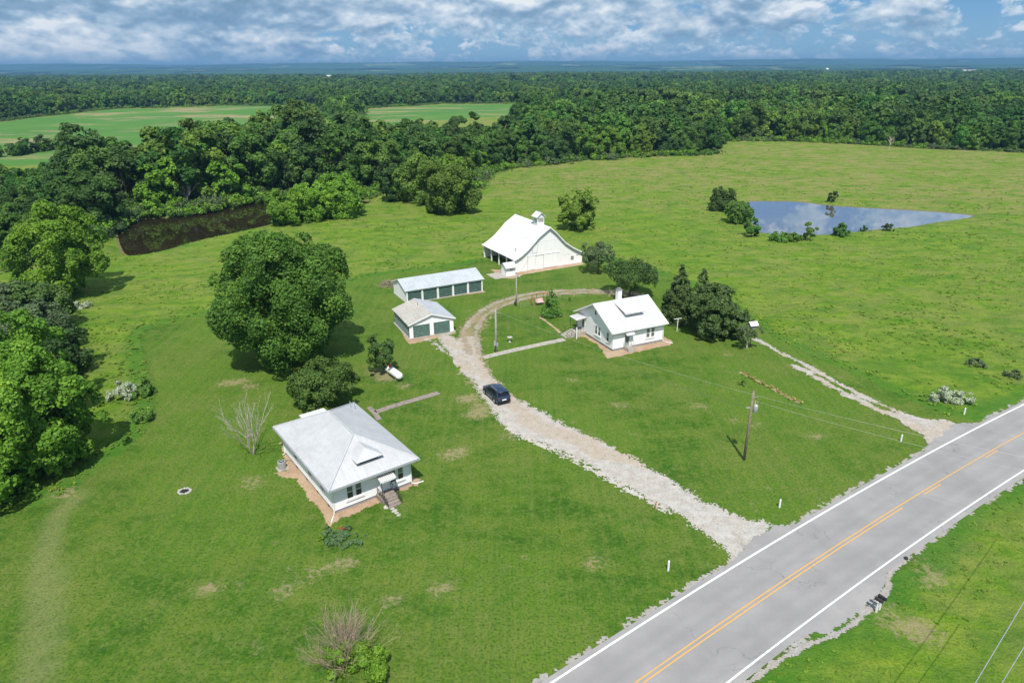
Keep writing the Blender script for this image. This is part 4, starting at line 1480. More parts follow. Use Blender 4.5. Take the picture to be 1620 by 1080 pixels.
# ------------------------------------------------------------------ barn
def barn():
    W_, L_ = 15.35, 13.4
    t = thing('white_barn', 'large white barn with sweeping flared roof, open side bays and a roof cupola', 'barn', (0.56, 124.22, 0), R_(28.0))
    prof = [(-.30, 2.55), (1.3, 3.3), (2.75, 4.30), (4.0, 5.40), (5.15, 6.52), (7.6, 8.10), (8.95, 6.95), (10.0, 5.85), (11.1, 4.75), (13.0, 3.45), (15.65, 2.05)]

    def zt(a):
        return float(np.interp(a, [p[0] for p in prof], [p[1] for p in prof])) - .14
    xsx = sorted(set([0, W_] + [p[0] for p in prof if 0 < p[0] < W_]))
    for nm, y, N in (('front_wall', 0.0, -1), ('back_wall', L_, 1)):
        top = [(a, y, zt(a)) for a in xsx]
        g = Geo()
        P = [(0, y, 0), (W_, y, 0)] + top[::-1]
        g.slab([Vector(p) for p in P], (0, N, 0), .12)
        w = g.build(nm, MT['white'], t)
        g = Geo()
        a = 0.0
        k = 0
        while a < W_ - .02:
            b = min(a + .26, W_)
            d = .028 if k % 2 else .018
            m_ = (a + b) / 2
            P = [(a + .006, y + N * d, 0.05), (b - .006, y + N * d, .05), (b - .006, y + N * d, zt(b) - .01), (a + .006, y + N * d, zt(a) - .01)]
            if N > 0:
                P = P[::-1]
            g.slab(P, (0, N, 0), .03)
            a = b
            k += 1
        g.build('board_cladding', MT['white'], w, kind='stuff')
    # side walls: right closed, left open lean-to behind posts
    Geo().box(W_ - .1, W_, .13, L_ - .13, 0, zt(W_)).build('side_wall', MT['white'], t)
    Geo().box(3.0, 3.1, .13, L_ - .13, 0, 4.2).build('inner_wall', MT['brush'], t)
    for k in range(5):
        y = .08 + k * (L_ - .16) / 4
        Geo().box(.0, .2, max(.0, y - .12) + (.13 if k == 0 else 0), y + .12 - (.25 if k == 4 else 0), 0, zt(.1)).build('post', MT['trim'], t)
    # closed front corner of the lean-to
    Geo().box(.02, .12, .14, 1.0, 0, zt(.1) - .02).build('corner_boards', MT['white'], t)
    for i in range(len(prof) - 1):
        (a, za), (b, zb) = prof[i], prof[i + 1]
        n = Vector((-(zb - za), 0, b - a)).normalized()
        Pl = [(a, L_ + .3, za), (a, -.42, za), (b, -.42, zb), (b, L_ + .3, zb)] if i < 5 else [(b, -.42, zb), (b, L_ + .3, zb), (a, L_ + .3, za), (a, -.42, za)]
        roof_plane(t, 'roof', Pl, MT['roof_barn'], MT['seam_w'], .07, .55, (.035, .03))
    for y in (-.45, L_ + .33):
        g = Geo()
        for i in range(len(prof) - 1):
            (a, za), (b, zb) = prof[i], prof[i + 1]
            g.slab([(a, y - .03, za + .02), (b, y - .03, zb + .02), (b, y + .025, zb + .02), (a, y + .025, za + .02)], (0, 0, 1), .26)
        g.build('barge_board', MT['trim'], t)
    F_ = WallFrame((0, 0, 0), (1, 0, 0), (0, -1, 0))
    MT['crack'] = MT['found']

    def leaf(a0, a1, z0, z1, nm='barn_door'):
        g = Geo()
        F_.box(g, a0, a1, z0, z1, .032, .075)
        d = g.build(nm, MT['white'], t)
        g = Geo()
        for (p, q, r, s) in ((a0 - .04, a0 - .005, z0, z1), (a1 + .005, a1 + .04, z0, z1), (a0, a1, z1 + .005, z1 + .035)):
            F_.box(g, p, q, r, s, .03, .036)
        g.build('gap', MT['found'], d)
        g = Geo()
        nb = max(2, int((a1 - a0) / .3))
        for k in range(nb):
            F_.box(g, a0 + (a1 - a0) * k / nb + .01, a0 + (a1 - a0) * (k + 1) / nb - .01, z0 + .02, z1 - .02, .076, .088 + .006 * (k % 2))
        g.build('door_board', MT['white'], d, kind='stuff')
        return d
    leaf(2.85, 4.5, .1, 2.75)
    leaf(6.4, 9.6, .1, 2.72)
    leaf(3.9, 4.85, 3.3, 5.2, 'hay_door')
    g = Geo()
    F_.box(g, 2.7, 10.0, 2.82, 2.92, .03, .11)
    F_.box(g, 3.5, 10.9, 4.92, 5.0, .03, .06) if False else F_.box(g, 3.7, 10.6, 5.42, 5.47, .03, .05)
    F_.box(g, 10.8, 12.6, 2.2, 2.25, .03, .06)
    g.build('door_track', MT['trim'], t)
    g = Geo()
    F_.box(g, 6.2, 9.8, 2.76, 2.815, .03, .06)
    F_.box(g, 13.9, 14.6, 1.62, 1.75, .03, .036)
    g.build('shade_strip_and_vent', MT['found'], t)  # dark strip paints the shade under the track; short one is a vent slit
    w = Geo()
    F_.box(w, 12.62, 13.40, .82, 1.74, .03, .06)
    wd = w.build('window', MT['trim'], t)
    for p, q in ((12.72, 12.98), (13.04, 13.30)):
        for r, s in ((.92, 1.25), (1.31, 1.64)):
            g = Geo()
            F_.box(g, p, q, r, s, .061, .066)
            g.build('pane', MT['dark'], wd)
    # cupola astride the ridge
    cu = Geo().box(6.85, 8.35, 3.2, 4.8, 7.3, 9.45).build('cupola', MT['trim'], t)
    roof_plane(cu, 'cupola_roof', [(6.5, 5.1, 9.35), (6.5, 2.9, 9.35), (7.6, 2.9, 10.25), (7.6, 5.1, 10.25)], MT['roof_barn'], MT['seam_w'], .06, .4, (.03, .02))
    roof_plane(cu, 'cupola_roof', [(8.7, 2.9, 9.35), (8.7, 5.1, 9.35), (7.6, 5.1, 10.25), (7.6, 2.9, 10.25)], MT['roof_barn'], MT['seam_w'], .06, .4, (.03, .02))
    Geo().add([(6.85, 3.19, 9.45), (8.35, 3.19, 9.45), (7.6, 3.19, 10.1), (6.85, 4.81, 9.45), (8.35, 4.81, 9.45), (7.6, 4.81, 10.1)], [(0, 1, 2), (5, 4, 3), (0, 2, 5, 3), (2, 1, 4, 5)]).build('cupola_gable', MT['trim'], cu)
    g = Geo().box(7.0, 8.2, 3.18, 3.199, 8.4, 9.2).build('louvre', MT['conc'], cu)
    g = Geo().box(6.83, 6.849, 3.4, 4.6, 8.3, 9.2).build('louvre', MT['roof_shed'], cu)
    Geo().tube([(1.6, 2.6, 3.3), (1.6, 2.6, 4.0)], .07, 8).build('vent_pipe', MT['iron'], t)


barn()


def pump_house():
    t = thing('pump_house', 'tiny white gabled pump house standing at the near corner of the barn', 'pump house', (-.99, 121.69, 0), R_(28.5))
    W_, L_, ze, zr = 1.95, 2.0, 1.75, 2.45
    yc = L_ / 2
    P = [(0, 0), (L_, 0), (L_, ze), (yc, zr - .06), (0, ze)]
    n = 5
    Geo().add([(0, y, z) for y, z in P] + [(W_, y, z) for y, z in P], [(0, 1, 2, 3, 4), (9, 8, 7, 6, 5)] + [(i, i + n, (i + 1) % n + n, (i + 1) % n) for i in range(n)]).build('wall', MT['white'], t)
    roof_plane(t, 'roof', [(-.25, -.4, 1.62), (W_ + .25, -.4, 1.62), (W_ + .25, yc, zr), (-.25, yc, zr)], MT['roof2'], MT['seam_w'], .05, .4, (.02, .015))
    roof_plane(t, 'roof', [(W_ + .25, L_ + .4, 1.62), (-.25, L_ + .4, 1.62), (-.25, yc, zr), (W_ + .25, yc, zr)], MT['roof2'], MT['seam_w'], .05, .4, (.02, .015))
    F_ = WallFrame((0, 0, 0), (1, 0, 0), (0, -1, 0))
    g = Geo()
    F_.box(g, .8, 1.4, .95, 1.3, .003, .02)
    g.build('louvre', MT['roof_shed'], t)
    o = Geo().box(-2.6, 2.5, -.55, 3.2, -.1, .05)
    s = o.build('concrete_slab', MT['conc'])
    s.location = (-.99, 121.69, 0)
    s.rotation_euler = (0, 0, R_(28.5))
    s['kind'] = 'structure'


pump_house()

# ------------------------------------------------------------------ yard objects
def pole(name, label, px, py, h, mat, r=(.15, .11), n=8):
    x, y, z = at(px, py)
    t = thing(name, label, 'utility pole', (x, y, z))
    Geo().tube([(0, 0, -.2), (0, 0, h * .5), (0, 0, h)], [r[0], (r[0] + r[1]) / 2, r[1]], n).build('pole_shaft', MT[mat], t, sm=True)
    return t


pa = pole('utility_pole', 'brown wooden pole carrying a grey transformer can in the lawn by the road', 1177, 727, 7.55, 'wood')
Geo().lathe([(.19, 0), (.23, .05), (.23, .72), (.17, .80), (.05, .84)], (.38, -.05, 5.35), 14).build('transformer', MT['galv'], pa, sm=True)
Geo().tube([(.3, 0, 6.2), (.3, 0, 6.5)], .05, 8).tube([(.5, 0, 6.2), (.5, 0, 6.45)], .04, 8).build('bushing', MT['stone'], pa)
Geo().tube([(0, 0, 6.9), (.45, -.05, 7.0), (.5, -.05, 6.25)], .02, 5).tube([(0, 0, 5.6), (-.3, 0, 5.9), (-.5, 0, 5.7)], .02, 5).build('cable_loop', MT['stone'], pa)
Geo().box(-.5, .05, -.05, .05, 5.75, 5.85).build('bracket', MT['galv'], pa)
pb = pole('utility_pole', 'pale grey pole with meter boxes beside the concrete walk', 785, 557, 6.2, 'wood_g', (.14, .11))
Geo().box(-.28, -.02, -.33, -.15, 1.1, 1.75).box(.06, .3, -.3, -.12, 1.0, 1.45).build('meter_box', MT['galv'], pb)
Geo().tube([(-.12, -.2, 0), (-.12, -.2, 1.1)], .04, 6).build('conduit', MT['iron'], pb)
Geo().tube([(-.1, -.15, 1.75), (-.1, -.15, 5.7), (.3, -.15, 5.8)], .025, 6).build('service_cable', MT['wire_l'], pb)
pc = pole('utility_pole', 'slim grey pole standing inside the loop of the gravel track', 817, 484, 5.2, 'wood_g', (.12, .09))
Geo().tube([(0, 0, 5.0), (.45, -.3, 5.25)], .03, 6).build('lamp_arm', MT['galv'], pc)
Geo().lathe([(.16, 0), (.14, .12), (.05, .2)], (.48, -.32, 5.1), 10).build('lamp_head', MT['galv'], pc)
Geo().box(-.35, -.12, -.1, .1, .2, .75).build('meter_box', MT['iron'], pc)


def wire(name, a, b, sag, r, mat, label, n=16):
    a, b = Vector(a), Vector(b)
    P = []
    for k in range(n + 1):
        t = k / n
        p = a.lerp(b, t)
        p.z -= sag * 4 * t * (1 - t)
        P.append(p)
    o = Geo().tube(P, r, 5).build(name, MT[mat])
    return tag(o, label, 'power line', 'overhead cables')


A_ = Vector(pa.location)
B_ = Vector(pb.location)
C_ = Vector(pc.location)
wire('overhead_cable', A_ + Vector((0, 0, 7.2)), B_ + Vector((0, 0, 6.0)), .55, .009, 'wire_l', 'thin upper cable from the transformer pole back to the meter pole')
wire('overhead_cable', A_ + Vector((-.4, 0, 5.8)), B_ + Vector((0, 0, 5.5)), .7, .014, 'wire', 'dark lower cable from the transformer pole back to the meter pole')
dr = Vector((*ground_at(1500, 735, 7.2), 8.2))
wire('overhead_cable', A_ + Vector((0, 0, 7.2)), dr + (dr - A_).normalized() * 25 * 0 + Vector((14, -6, .6)), .5, .009, 'wire_l', 'thin upper cable running from the transformer pole over the road')
wire('overhead_cable', A_ + Vector((.3, 0, 6.5)), dr + Vector((14, -7, -.4)), .5, .009, 'wire_l', 'thin lower cable running from the transformer pole over the road')
wire('overhead_cable', B_ + Vector((0, 0, 5.6)), C_ + Vector((0, 0, 4.8)), .25, .016, 'wire', 'short cable between the two grey poles')
wire('overhead_cable', B_ + Vector((0, 0, 5.5)), (11.6, 92.5, 3.1), .35, .018, 'wire', 'cable from the meter pole to the gable of the cottage')
wire('overhead_cable', C_ + Vector((0, 0, 4.8)), (5.5, 127.5, 6.0), .35, .016, 'wire', 'cable from the slim pole to the barn front')


def far_wire(p, q, z, label):
    a = Vector((*ground_at(*p, z), z))
    b = Vector((*ground_at(*q, z), z))
    d = (b - a)
    wire('overhead_cable', a - d * 2.2, b + d * 2.2, .3, .022, 'wire_l', label, 24)


far_wire((1618, 952), (1541, 1080), 9.5, 'uppermost of the roadside cables crossing the rough grass, leftmost in view')
far_wire((1620, 1020), (1583, 1080), 9.2, 'middle roadside cable crossing the rough grass at the corner')

# marker posts
def marker(px, py, h, label):
    x, y, z = at(px, py)
    t = thing('marker_post', label, 'marker post', (x, y, z), R_(20), 'white marker posts beside the road')
    Geo().tube([(0, 0, -.1), (0, 0, h * .9), (0, 0, h)], [.085, .08, .05], 8).build('post', MT['trim'], t)
    Geo().box(.05, .11, -.05, .05, h * .55, h * .88).build('reflector', MT['dark'], t)


marker(1057, 902, .95, 'white marker post in the lawn below the gravel drive mouth')
marker(1233, 802, .85, 'white marker post on the lawn corner above the gravel drive mouth')
marker(1425, 698, .80, 'white marker post on the lawn beside the narrow side track mouth')
marker(1525, 655, .80, 'white marker post in long grass beyond the narrow side track')

# clothesline post
x, y, z = at(1071, 524)
t = thing('clothesline_post', 'white T-shaped clothesline post beside the dark cedars', 'clothesline post', (x, y, z), R_(10))
Geo().tube([(0, 0, -.1), (0, 0, 2.0)], .06, 8).build('post', MT['trim'], t)
Geo().tube([(-.6, 0, 1.93), (.6, 0, 2.05)], .045, 8).build('crossbar', MT['trim'], t)
x, y, z = at(912, 536)
t = tag(Geo().tube([(0, 0, 0), (0, 0, 1.75)], .09, 8).build('white_post', MT['trim']), 'plain white post at the foot of the cottage side porch', 'post')
t.location = (x, y, z)

# purple martin house on a mast
x, y, z = at(1186, 550)
t = thing('bird_house', 'white-roofed bird house on a dark mast beside the side track', 'bird house', (x, y, z), R_(15))
Geo().tube([(0, 0, 0), (0, 0, 2.9)], .05, 8).build('mast', MT['iron'], t)
Geo().box(-.38, .38, -.32, .32, 2.9, 3.45).build('bird_box', MT['found'], t)
Geo().slab([(-.62, -.55, 3.42), (.62, -.55, 3.42), (.62, 0, 3.9), (-.62, 0, 3.9)], (0, -.6, 1), .04).slab([(.62, .55, 3.42), (-.62, .55, 3.42), (-.62, 0, 3.9), (.62, 0, 3.9)], (0, .6, 1), .04).build('roof', MT['trim'], t)
Geo().box(-.2, .2, -.2, .2, 2.55, 2.62).build('tray', MT['trim'], t)
Geo().tube([(0, 0, 3.9), (0, 0, 4.25)], .02, 6).box(-.2, .2, -.01, .01, 4.15, 4.25).build('weather_vane', MT['iron'], t)

# propane tank
t = thing('propane_tank', 'white propane tank with a red lid lying under a small tree', 'propane tank', (-15.0, 77.5, 0), math.atan2(76.0 - 79.06, -13.89 + 16.14))
prof_t = [(.02, -1.95), (.25, -1.9), (.40, -1.78), (.47, -1.6), (.48, -1.4), (.48, 1.4), (.47, 1.6), (.40, 1.78), (.25, 1.9), (.02, 1.95)]
o = Geo().lathe(prof_t, (0, 0, 0), 20).build('tank_body', MT['trim'], t, sm=True)
o.rotation_euler = (0, R_(90), 0)
o.location = (0, 0, .72)
Geo().lathe([(.22, 0), (.23, .18), (.17, .26), (.05, .30)], (-.75, 0, 1.16), 14).build('dome_lid', MT['red'], t, sm=True)
Geo().tube([(-1.2, .15, 1.15), (-1.2, .15, 1.32), (-1.05, 0.1, 1.3)], .04, 6).build('valve', MT['galv'], t)
for xx in (-1.1, 1.1):
    Geo().box(xx - .1, xx + .1, -.35, .35, -.05, .3).build('foot', MT['conc'], t)

# air conditioner by the hip house
x, y, z = at(446.5, 741)
t = thing('air_conditioner', 'grey round-cornered air conditioner unit on bare soil beside the bungalow', 'air conditioner', (x, y, z), R_(37))
Geo().lathe([(.36, .08), (.38, .12), (.38, .80), (.36, .84)], (0, 0, 0), 16).build('casing', MT['galv'], t)
Geo().lathe([(.26, .842), (.26, .87)], (0, 0, 0), 16).build('fan_guard', MT['dark'], t)
Geo().lathe([(.09, .872), (.07, .90)], (0, 0, 0), 10).build('fan_hub', MT['galv'], t)
for k in range(4):
    a = k * math.pi / 2 + .4
    Geo().slab([(math.cos(a - .2) * .1, math.sin(a - .2) * .1, .876), (math.cos(a - .25) * .25, math.sin(a - .25) * .25, .876), (math.cos(a + .25) * .25, math.sin(a + .25) * .25, .886), (math.cos(a + .2) * .1, math.sin(a + .2) * .1, .886)], (0, 0, 1), .004).build('fan_blade', MT['galv'], t)
Geo().box(-.5, .5, -.5, .5, -.02, .08).build('pad', MT['conc'], t)
Geo().tube([(.36, .1, .4), (.7, .3, .55), (1.3, .3, .2), (1.5, .1, .9)], .03, 6).build('hose', MT['iron'], t)

# bird bath
x, y, z = at(806.5, 541)
t = thing('bird_bath', 'pale stone bird bath on the lawn inside the looping track', 'bird bath', (x, y, z))
Geo().lathe([(.22, 0), (.20, .06), (.09, .12), (.08, .5), (.16, .62)], (0, 0, 0), 12).build('pedestal', MT['stone'], t, sm=True)
Geo().lathe([(.10, .62), (.36, .70), (.40, .78), (.34, .76), (.1, .70)], (0, 0, 0), 16).build('bowl', MT['stone'], t, sm=True)

# fire ring: stones round ash
x, y, z = at(292, 777)
t = thing('fire_ring', 'ring of pale stones round dark ash in the lawn', 'fire ring', (x, y, z))
for k in range(13):
    a = 2 * math.pi * k / 13
    s = .13 + .03 * math.sin(k * 2.3)
    Geo().lathe([(s * .8, -.03), (s, .03), (s * .8, .10), (s * .3, .13)], (.52 * math.cos(a), .46 * math.sin(a), 0), 6).build('stone', MT['stone'], t)
Geo().lathe([(.44, .01), (.40, .03), (.1, .05)], (0, 0, 0), 14).build('ash', MT['dark'], t)

# swing frame
x, y, z = at(842, 484)
x2, y2, _ = at(862, 478)
t = thing('garden_swing', 'rust-red A-frame garden swing with a faded pink seat', 'swing', (x, y, z), R_(22))
g = Geo().tube([(-.1, 0, 2.05), (2.9, 0, 2.05)], .05, 8)
g.build('top_bar', MT['rust'], t)
for xx in (0, 2.8):
    for yy in (-.75, .75):
        Geo().tube([(xx, yy, 0), (xx, 0, 2.05)], .045, 8).build('leg', MT['rust'], t)
    Geo().tube([(xx, -.4, .95), (xx, .4, .95)], .035, 6).build('brace', MT['rust'], t)
st = Geo().box(.75, 2.05, -.28, .25, .48, .56).slab([(.75, .25, .56), (2.05, .25, .56), (2.05, .42, 1.05), (.75, .42, 1.05)], (0, -1, .3), .07).build('swing_seat', MT['pink'], t)
for xx in (.8, 2.0):
    Geo().tube([(xx, -.25, .55), (xx, 0, 2.03)], .018, 5).tube([(xx, .35, .9), (xx, 0, 2.03)], .018, 5).build('chain', MT['iron'], st)

# wire garden fence behind the swing
pts = [(822, 489), (845, 483), (868, 478), (890, 475), (910, 472.5), (930, 470)]
loc0 = at(*pts[0])
t = thing('garden_fence', 'faint low wire fence on thin metal stakes behind the swing', 'fence', loc0)
PL = [Vector(at(*p)) - Vector(loc0) for p in pts]
for p in PL:
    Geo().tube([p, p + Vector((0, 0, 1.0))], .022, 5).build('stake', MT['iron'], t)
g = Geo()
for a, b in zip(PL[:-1], PL[1:]):
    for zz in (.35, .65, .95):
        g.tube([a + Vector((0, 0, zz)), b + Vector((0, 0, zz))], .006, 4, False)
g.build('fence_wire', MT['galv'], t)

# mailboxes
x, y, z = at(1386, 968)
t = thing('mailbox', 'black roadside mailbox pair on a white post at the gravel pull-off', 'mailbox', (x, y, z), R_(35))
Geo().box(-.05, .05, -.05, .05, -.1, 1.0).box(.38, .48, -.05, .05, -.1, .9).build('post', MT['trim'], t)
Geo().box(-.15, .6, -.06, .06, .95, 1.02).build('cross_arm', MT['trim'], t)
for xx, m_ in ((0, 'iron'), (.42, 'rubber')):
    g = Geo()
    N_ = 8
    prof2 = [(-.11, 0), (.11, 0)] + [(.11 * math.cos(math.pi * k / N_), .12 + .11 * math.sin(math.pi * k / N_)) for k in range(N_ + 1)]
    k2 = len(prof2)
    g.add([(xx + a, -.28, 1.03 + b) for a, b in prof2] + [(xx + a, .28, 1.03 + b) for a, b in prof2], [tuple(range(k2)), tuple(range(2 * k2 - 1, k2 - 1, -1))] + [(i, i + k2, (i + 1) % k2 + k2, (i + 1) % k2) for i in range(k2)])
    g.build('mail_box', MT[m_], t)
x, y, z = at(1433, 884)
o = Geo().lathe([(.16, 0), (.17, .12), (.12, .2)], (0, 0, 0), 8).build('drain_cap', MT['iron'])
o.location = (x, y, z)
tag(o, 'small black capped pipe stub at the edge of the gravel pull-off', 'pipe')
x, y, z = at(1037, 806)
o = Geo().box(-.04, .04, -.02, .02, 0, .75).build('survey_stake', MT['orange'])
o.location = (x, y, z)
tag(o, 'thin orange stake at the lower edge of the gravel drive', 'stake')

# brush pile
x, y, z = at(616, 451)
r = random.Random(4)
g = Geo()
for k in range(150):
    a, q = r.uniform(0, 6.28), r.uniform(0, 1) ** .6 * 1.9
    p = Vector((q * math.cos(a) * 1.3, q * math.sin(a), r.uniform(0, .9) * (1 - q / 2.4)))
    d = Vector((r.gauss(0, 1), r.gauss(0, 1), r.gauss(0, .35))).normalized() * r.uniform(.4, 1.0)
    g.tube([p - d, p + d], [.03, .015], 4)
o = g.build('brush_pile', MT['brush'])
o.location = (x, y, z)
tag(o, 'pile of cut dead branches at the left end of the long shed', 'brush pile')

# concrete walks laid slab by slab
def walk(name, pts, w, mat, step=1.25):
    P = spline(outline(pts), 6)
    L = np.concatenate([[0], np.cumsum(np.hypot(*np.diff(P, axis=0).T))])
    o = bpy.data.objects.new(name, None)
    COL.objects.link(o)
    o['kind'] = 'structure'
    o.location = (P[0][0], P[0][1], 0)
    n = max(1, int(L[-1] / step))
    rr = random.Random(3)
    for k in range(n):
        s0, s1 = L[-1] * k / n + .015, L[-1] * (k + 1) / n - .015
        q = [np.array([np.interp(s, L, P[:, 0]), np.interp(s, L, P[:, 1])]) for s in (s0, s1)]
        d = (q[1] - q[0]) / np.hypot(*(q[1] - q[0]))
        m = np.array([-d[1], d[0]]) * w / 2
        zt = .06 + rr.uniform(-.012, .012)
        C = [q[0] - m, q[1] - m, q[1] + m, q[0] + m]
        Geo().slab([(c[0] - P[0][0], c[1] - P[0][1], zt) for c in C], (0, 0, 1), .12).build('slab', MT[mat], o)


walk('front_walk', [(764, 566), (800, 557), (850, 546), (893, 537)], 1.05, 'conc')
walk('back_walk', [(594, 652), (630, 640), (665, 630), (694, 621)], .85, 'conc_d')
walk('back_walk_spur', [(584, 644), (592, 652), (600, 664)], .6, 'conc_d')
for k, (px, py, s) in enumerate([(617, 800, .42), (620.5, 804.5, .16), (624.5, 808, .2), (627.5, 811.5, .14), (631, 814.5, .15)]):
    x, y, z = at(px, py)
    g = Geo()
    nn = 7
    pr = [(s * (1 + .25 * math.sin(k * 3 + q * 2.1)) * math.cos(6.283 * q / nn) * 1.4, s * math.sin(6.283 * q / nn), .05) for q in range(nn)]
    g.slab(pr, (0, 0, 1), .08)
    o = g.build('stepping_stone', MT['stone'])
    o.location = (x, y, z)
    o.rotation_euler = (0, 0, R_(30))
    tag(o, ['broad flat stone at the foot of the bungalow steps', 'small stone just beyond the broad flat stone at the steps', 'third stone out from the bungalow steps, mid-sized',
            'fourth stone out from the bungalow steps', 'last small stone of the row leading from the bungalow steps'][k], 'stepping stone', 'stepping stones by the bungalow steps')

# ------------------------------------------------------------------ car
def car():
    t = thing('suv', 'dark blue five-door SUV parked on the gravel drive seen from behind', 'car', (-1.92, 71.55, 0.02), R_(117.0))
    # local: x forward, y left
    paint = Mat('dark_blue_car_paint', 0.28, 0.5, 0.5)
    paint.color((0.030, 0.055, 0.105))
    paint.b.inputs['Coat Weight'].default_value = 0.6
    paint.b.inputs['Coat Roughness'].default_value = 0.08
    gl = Mat('car_glass', 0.05, 0, 0.6)
    gl.color((0.008, 0.010, 0.012))
    L, Wd = 4.35, 1.82
    # stations: x, half width at sill, half width at belt, z bottom, z belt, z top(body shoulder)
    st = [(-2.17, .74, .76, .42, .78, .90), (-2.08, .84, .86, .33, .85, .98), (-1.75, .90, .89, .28, .90, 1.03), (-1.0, .91, .90, .26, .90, 1.03), (0, .91, .90, .25, .88, 1.01), (.75, .91, .90, .25, .87, .99),
          (1.25, .90, .88, .27, .86, .97), (1.75, .86, .84, .30, .80, .90), (2.05, .78, .76, .33, .72, .80), (2.17, .62, .60, .40, .62, .68)]
    ring = []
    for x, ws, wb, zb, zm, zs in st:
        ring.append([(x, -ws * .92, zb), (x, -ws, zb + .12), (x, -ws - .01, (zb + zm) / 2), (x, -wb, zm), (x, -wb * .94, zs), (x, -wb * .6, zs + .03), (x, 0, zs + .045),
                     (x, wb * .6, zs + .03), (x, wb * .94, zs), (x, wb, zm), (x, ws + .01, (zb + zm) / 2), (x, ws, zb + .12), (x, ws * .92, zb)])
    g = Geo()
    k = len(ring[0])
    vs = [p for r_ in ring for p in r_]
    fs = []
    for i in range(len(ring) - 1):
        for j in range(k):
            a, b = i * k + j, i * k + (j + 1) % k
            fs.append((a, a + k, b + k, b))
    fs.append(tuple(range(k)))
    fs.append(tuple(range(len(vs) - 1, len(vs) - k - 1, -1)))
    g.add(vs, fs)
    body = g.build('body', paint.m, t, sm=True)
    body.data.set_sharp_from_angle(angle=R_(38)) if hasattr(body.data, 'set_sharp_from_angle') else None
    # greenhouse
    gh = [(-2.02, .74, 1.0, .70, 1.02), (-1.72, .82, 1.0, .66, 1.50), (-1.3, .84, 1.0, .67, 1.58), (-.4, .85, 1.0, .68, 1.60), (.25, .85, 1.0, .66, 1.56), (.62, .84, 1.0, .66, 1.36), (1.18, .80, .98, .74, 1.0)]
    g = Geo()
    vs, fs = [], []
    for x, wb, zb, wt, zt in gh:
        vs += [(x, -wb, zb - .04), (x, -wt, zt - .03), (x, -wt * .75, zt + .01), (x, 0, zt + .025), (x, wt * .75, zt + .01), (x, wt, zt - .03), (x, wb, zb - .04)]
    for i in range(len(gh) - 1):
        for j in range(6):
            a = i * 7 + j
            fs.append((a, a + 7, a + 8, a + 1))
    fs.append(tuple(range(7)))
    fs.append(tuple(range(len(vs) - 1, len(vs) - 8, -1)))
    g.add(vs, fs)
    g.build('cabin', gl.m, t, sm=True)
    # roof skin and pillars
    g = Geo()
    rs = gh[1:5]
    vs, fs = [], []
    for x, wb, zb, wt, zt in rs:
        vs += [(x, -wt - .015, zt - .06), (x, -wt * .75, zt + .03), (x, 0, zt + .045), (x, wt * .75, zt + .03), (x, wt + .015, zt - .06)]
    for i in range(3):
        for j in range(4):
            a = i * 5 + j
            fs.append((a, a + 5, a + 6, a + 1))
    g.add(vs, fs)
    # spoiler lip
    g.box(-1.95, -1.70, -.62, .62, 1.50, 1.545)
    g.build('roof', paint.m, t, sm=True)
    g = Geo()
    for s in (-1, 1):
        g.tube([(1.2, s * .79, 1.0), (.28, s * .675, 1.55)], .035, 6)
        g.tube([(-.45, s * .86, .98), (-.42, s * .69, 1.58)], .03, 6)
        g.tube([(-2.0, s * .77, 1.0), (-1.72, s * .68, 1.50)], .06, 6)
        g.tube([(-1.4, s * .86, .98), (-1.55, s * .69, 1.53)], .05, 6)
    g.build('pillar', paint.m, t)
    for s in (-1, 1):
        g = Geo().tube([(-1.5, s * .62, 1.655), (.1, s * .60, 1.65)], .02, 6)
        g.build('roof_rail', MT['galv'], t)
    # wheels
    for x in (-1.32, 1.36):
        for s in (-1, 1):
            w = Geo().lathe([(.30, -.10), (.34, -.08), (.34, .08), (.30, .10)], (0, 0, 0), 20).build('wheel', MT['rubber'], t)
            w.location = (x, s * .82, .34)
            w.rotation_euler = (R_(90), 0, 0)
            rm = Geo().lathe([(.21, -.115), (.22, -.105), (.22, .105), (.21, .115)], (0, 0, 0), 16).build('rim', MT['galv'], w)
            g = Geo()
            N_ = 14
            arc = [(x + .41 * math.cos(math.pi * q / N_), s * .925, .34 + .41 * math.sin(math.pi * q / N_)) for q in range(N_ + 1)]
            g.tube(arc, .035, 5)
            g.build('wheel_arch', MT['rubber'], t)
    red = Mat('tail_lamp', 0.2, 0, .5)
    red.color((0.16, 0.012, 0.014))
    for s in (-1, 1):
        Geo().box(-2.13, -1.95, s * .72 - .13, s * .72 + .13, .82, .97).build('tail_light', red.m, t)
        Geo().box(2.0, 2.13, s * .58 - .15, s * .58 + .15, .62, .74).build('headlight', MT['galv'], t)
        Geo().box(.75, .93, s * .98 - .1, s * .98 + .1, .98, 1.1).build('mirror', paint.m, t)
    Geo().box(-2.215, -2.172, -.26, .26, .60, .73).build('number_plate', MT['trim'], t)
    Geo().box(-2.25, -2.12, -.82, .82, .36, .52).build('bumper', MT['rubber'], t)
    Geo().box(-2.13, -2.08, -.5, .5, .93, .96).build('tailgate_trim', MT['galv'], t)
    g = Geo()
    for s in (-1, 1):
        for x in (-.45, .62):
            g.box(x - .008, x + .008, s * .905 - .012, s * .905 + .012, .4, .98)
    g.build('door_seam', MT['rubber'], t)


car()

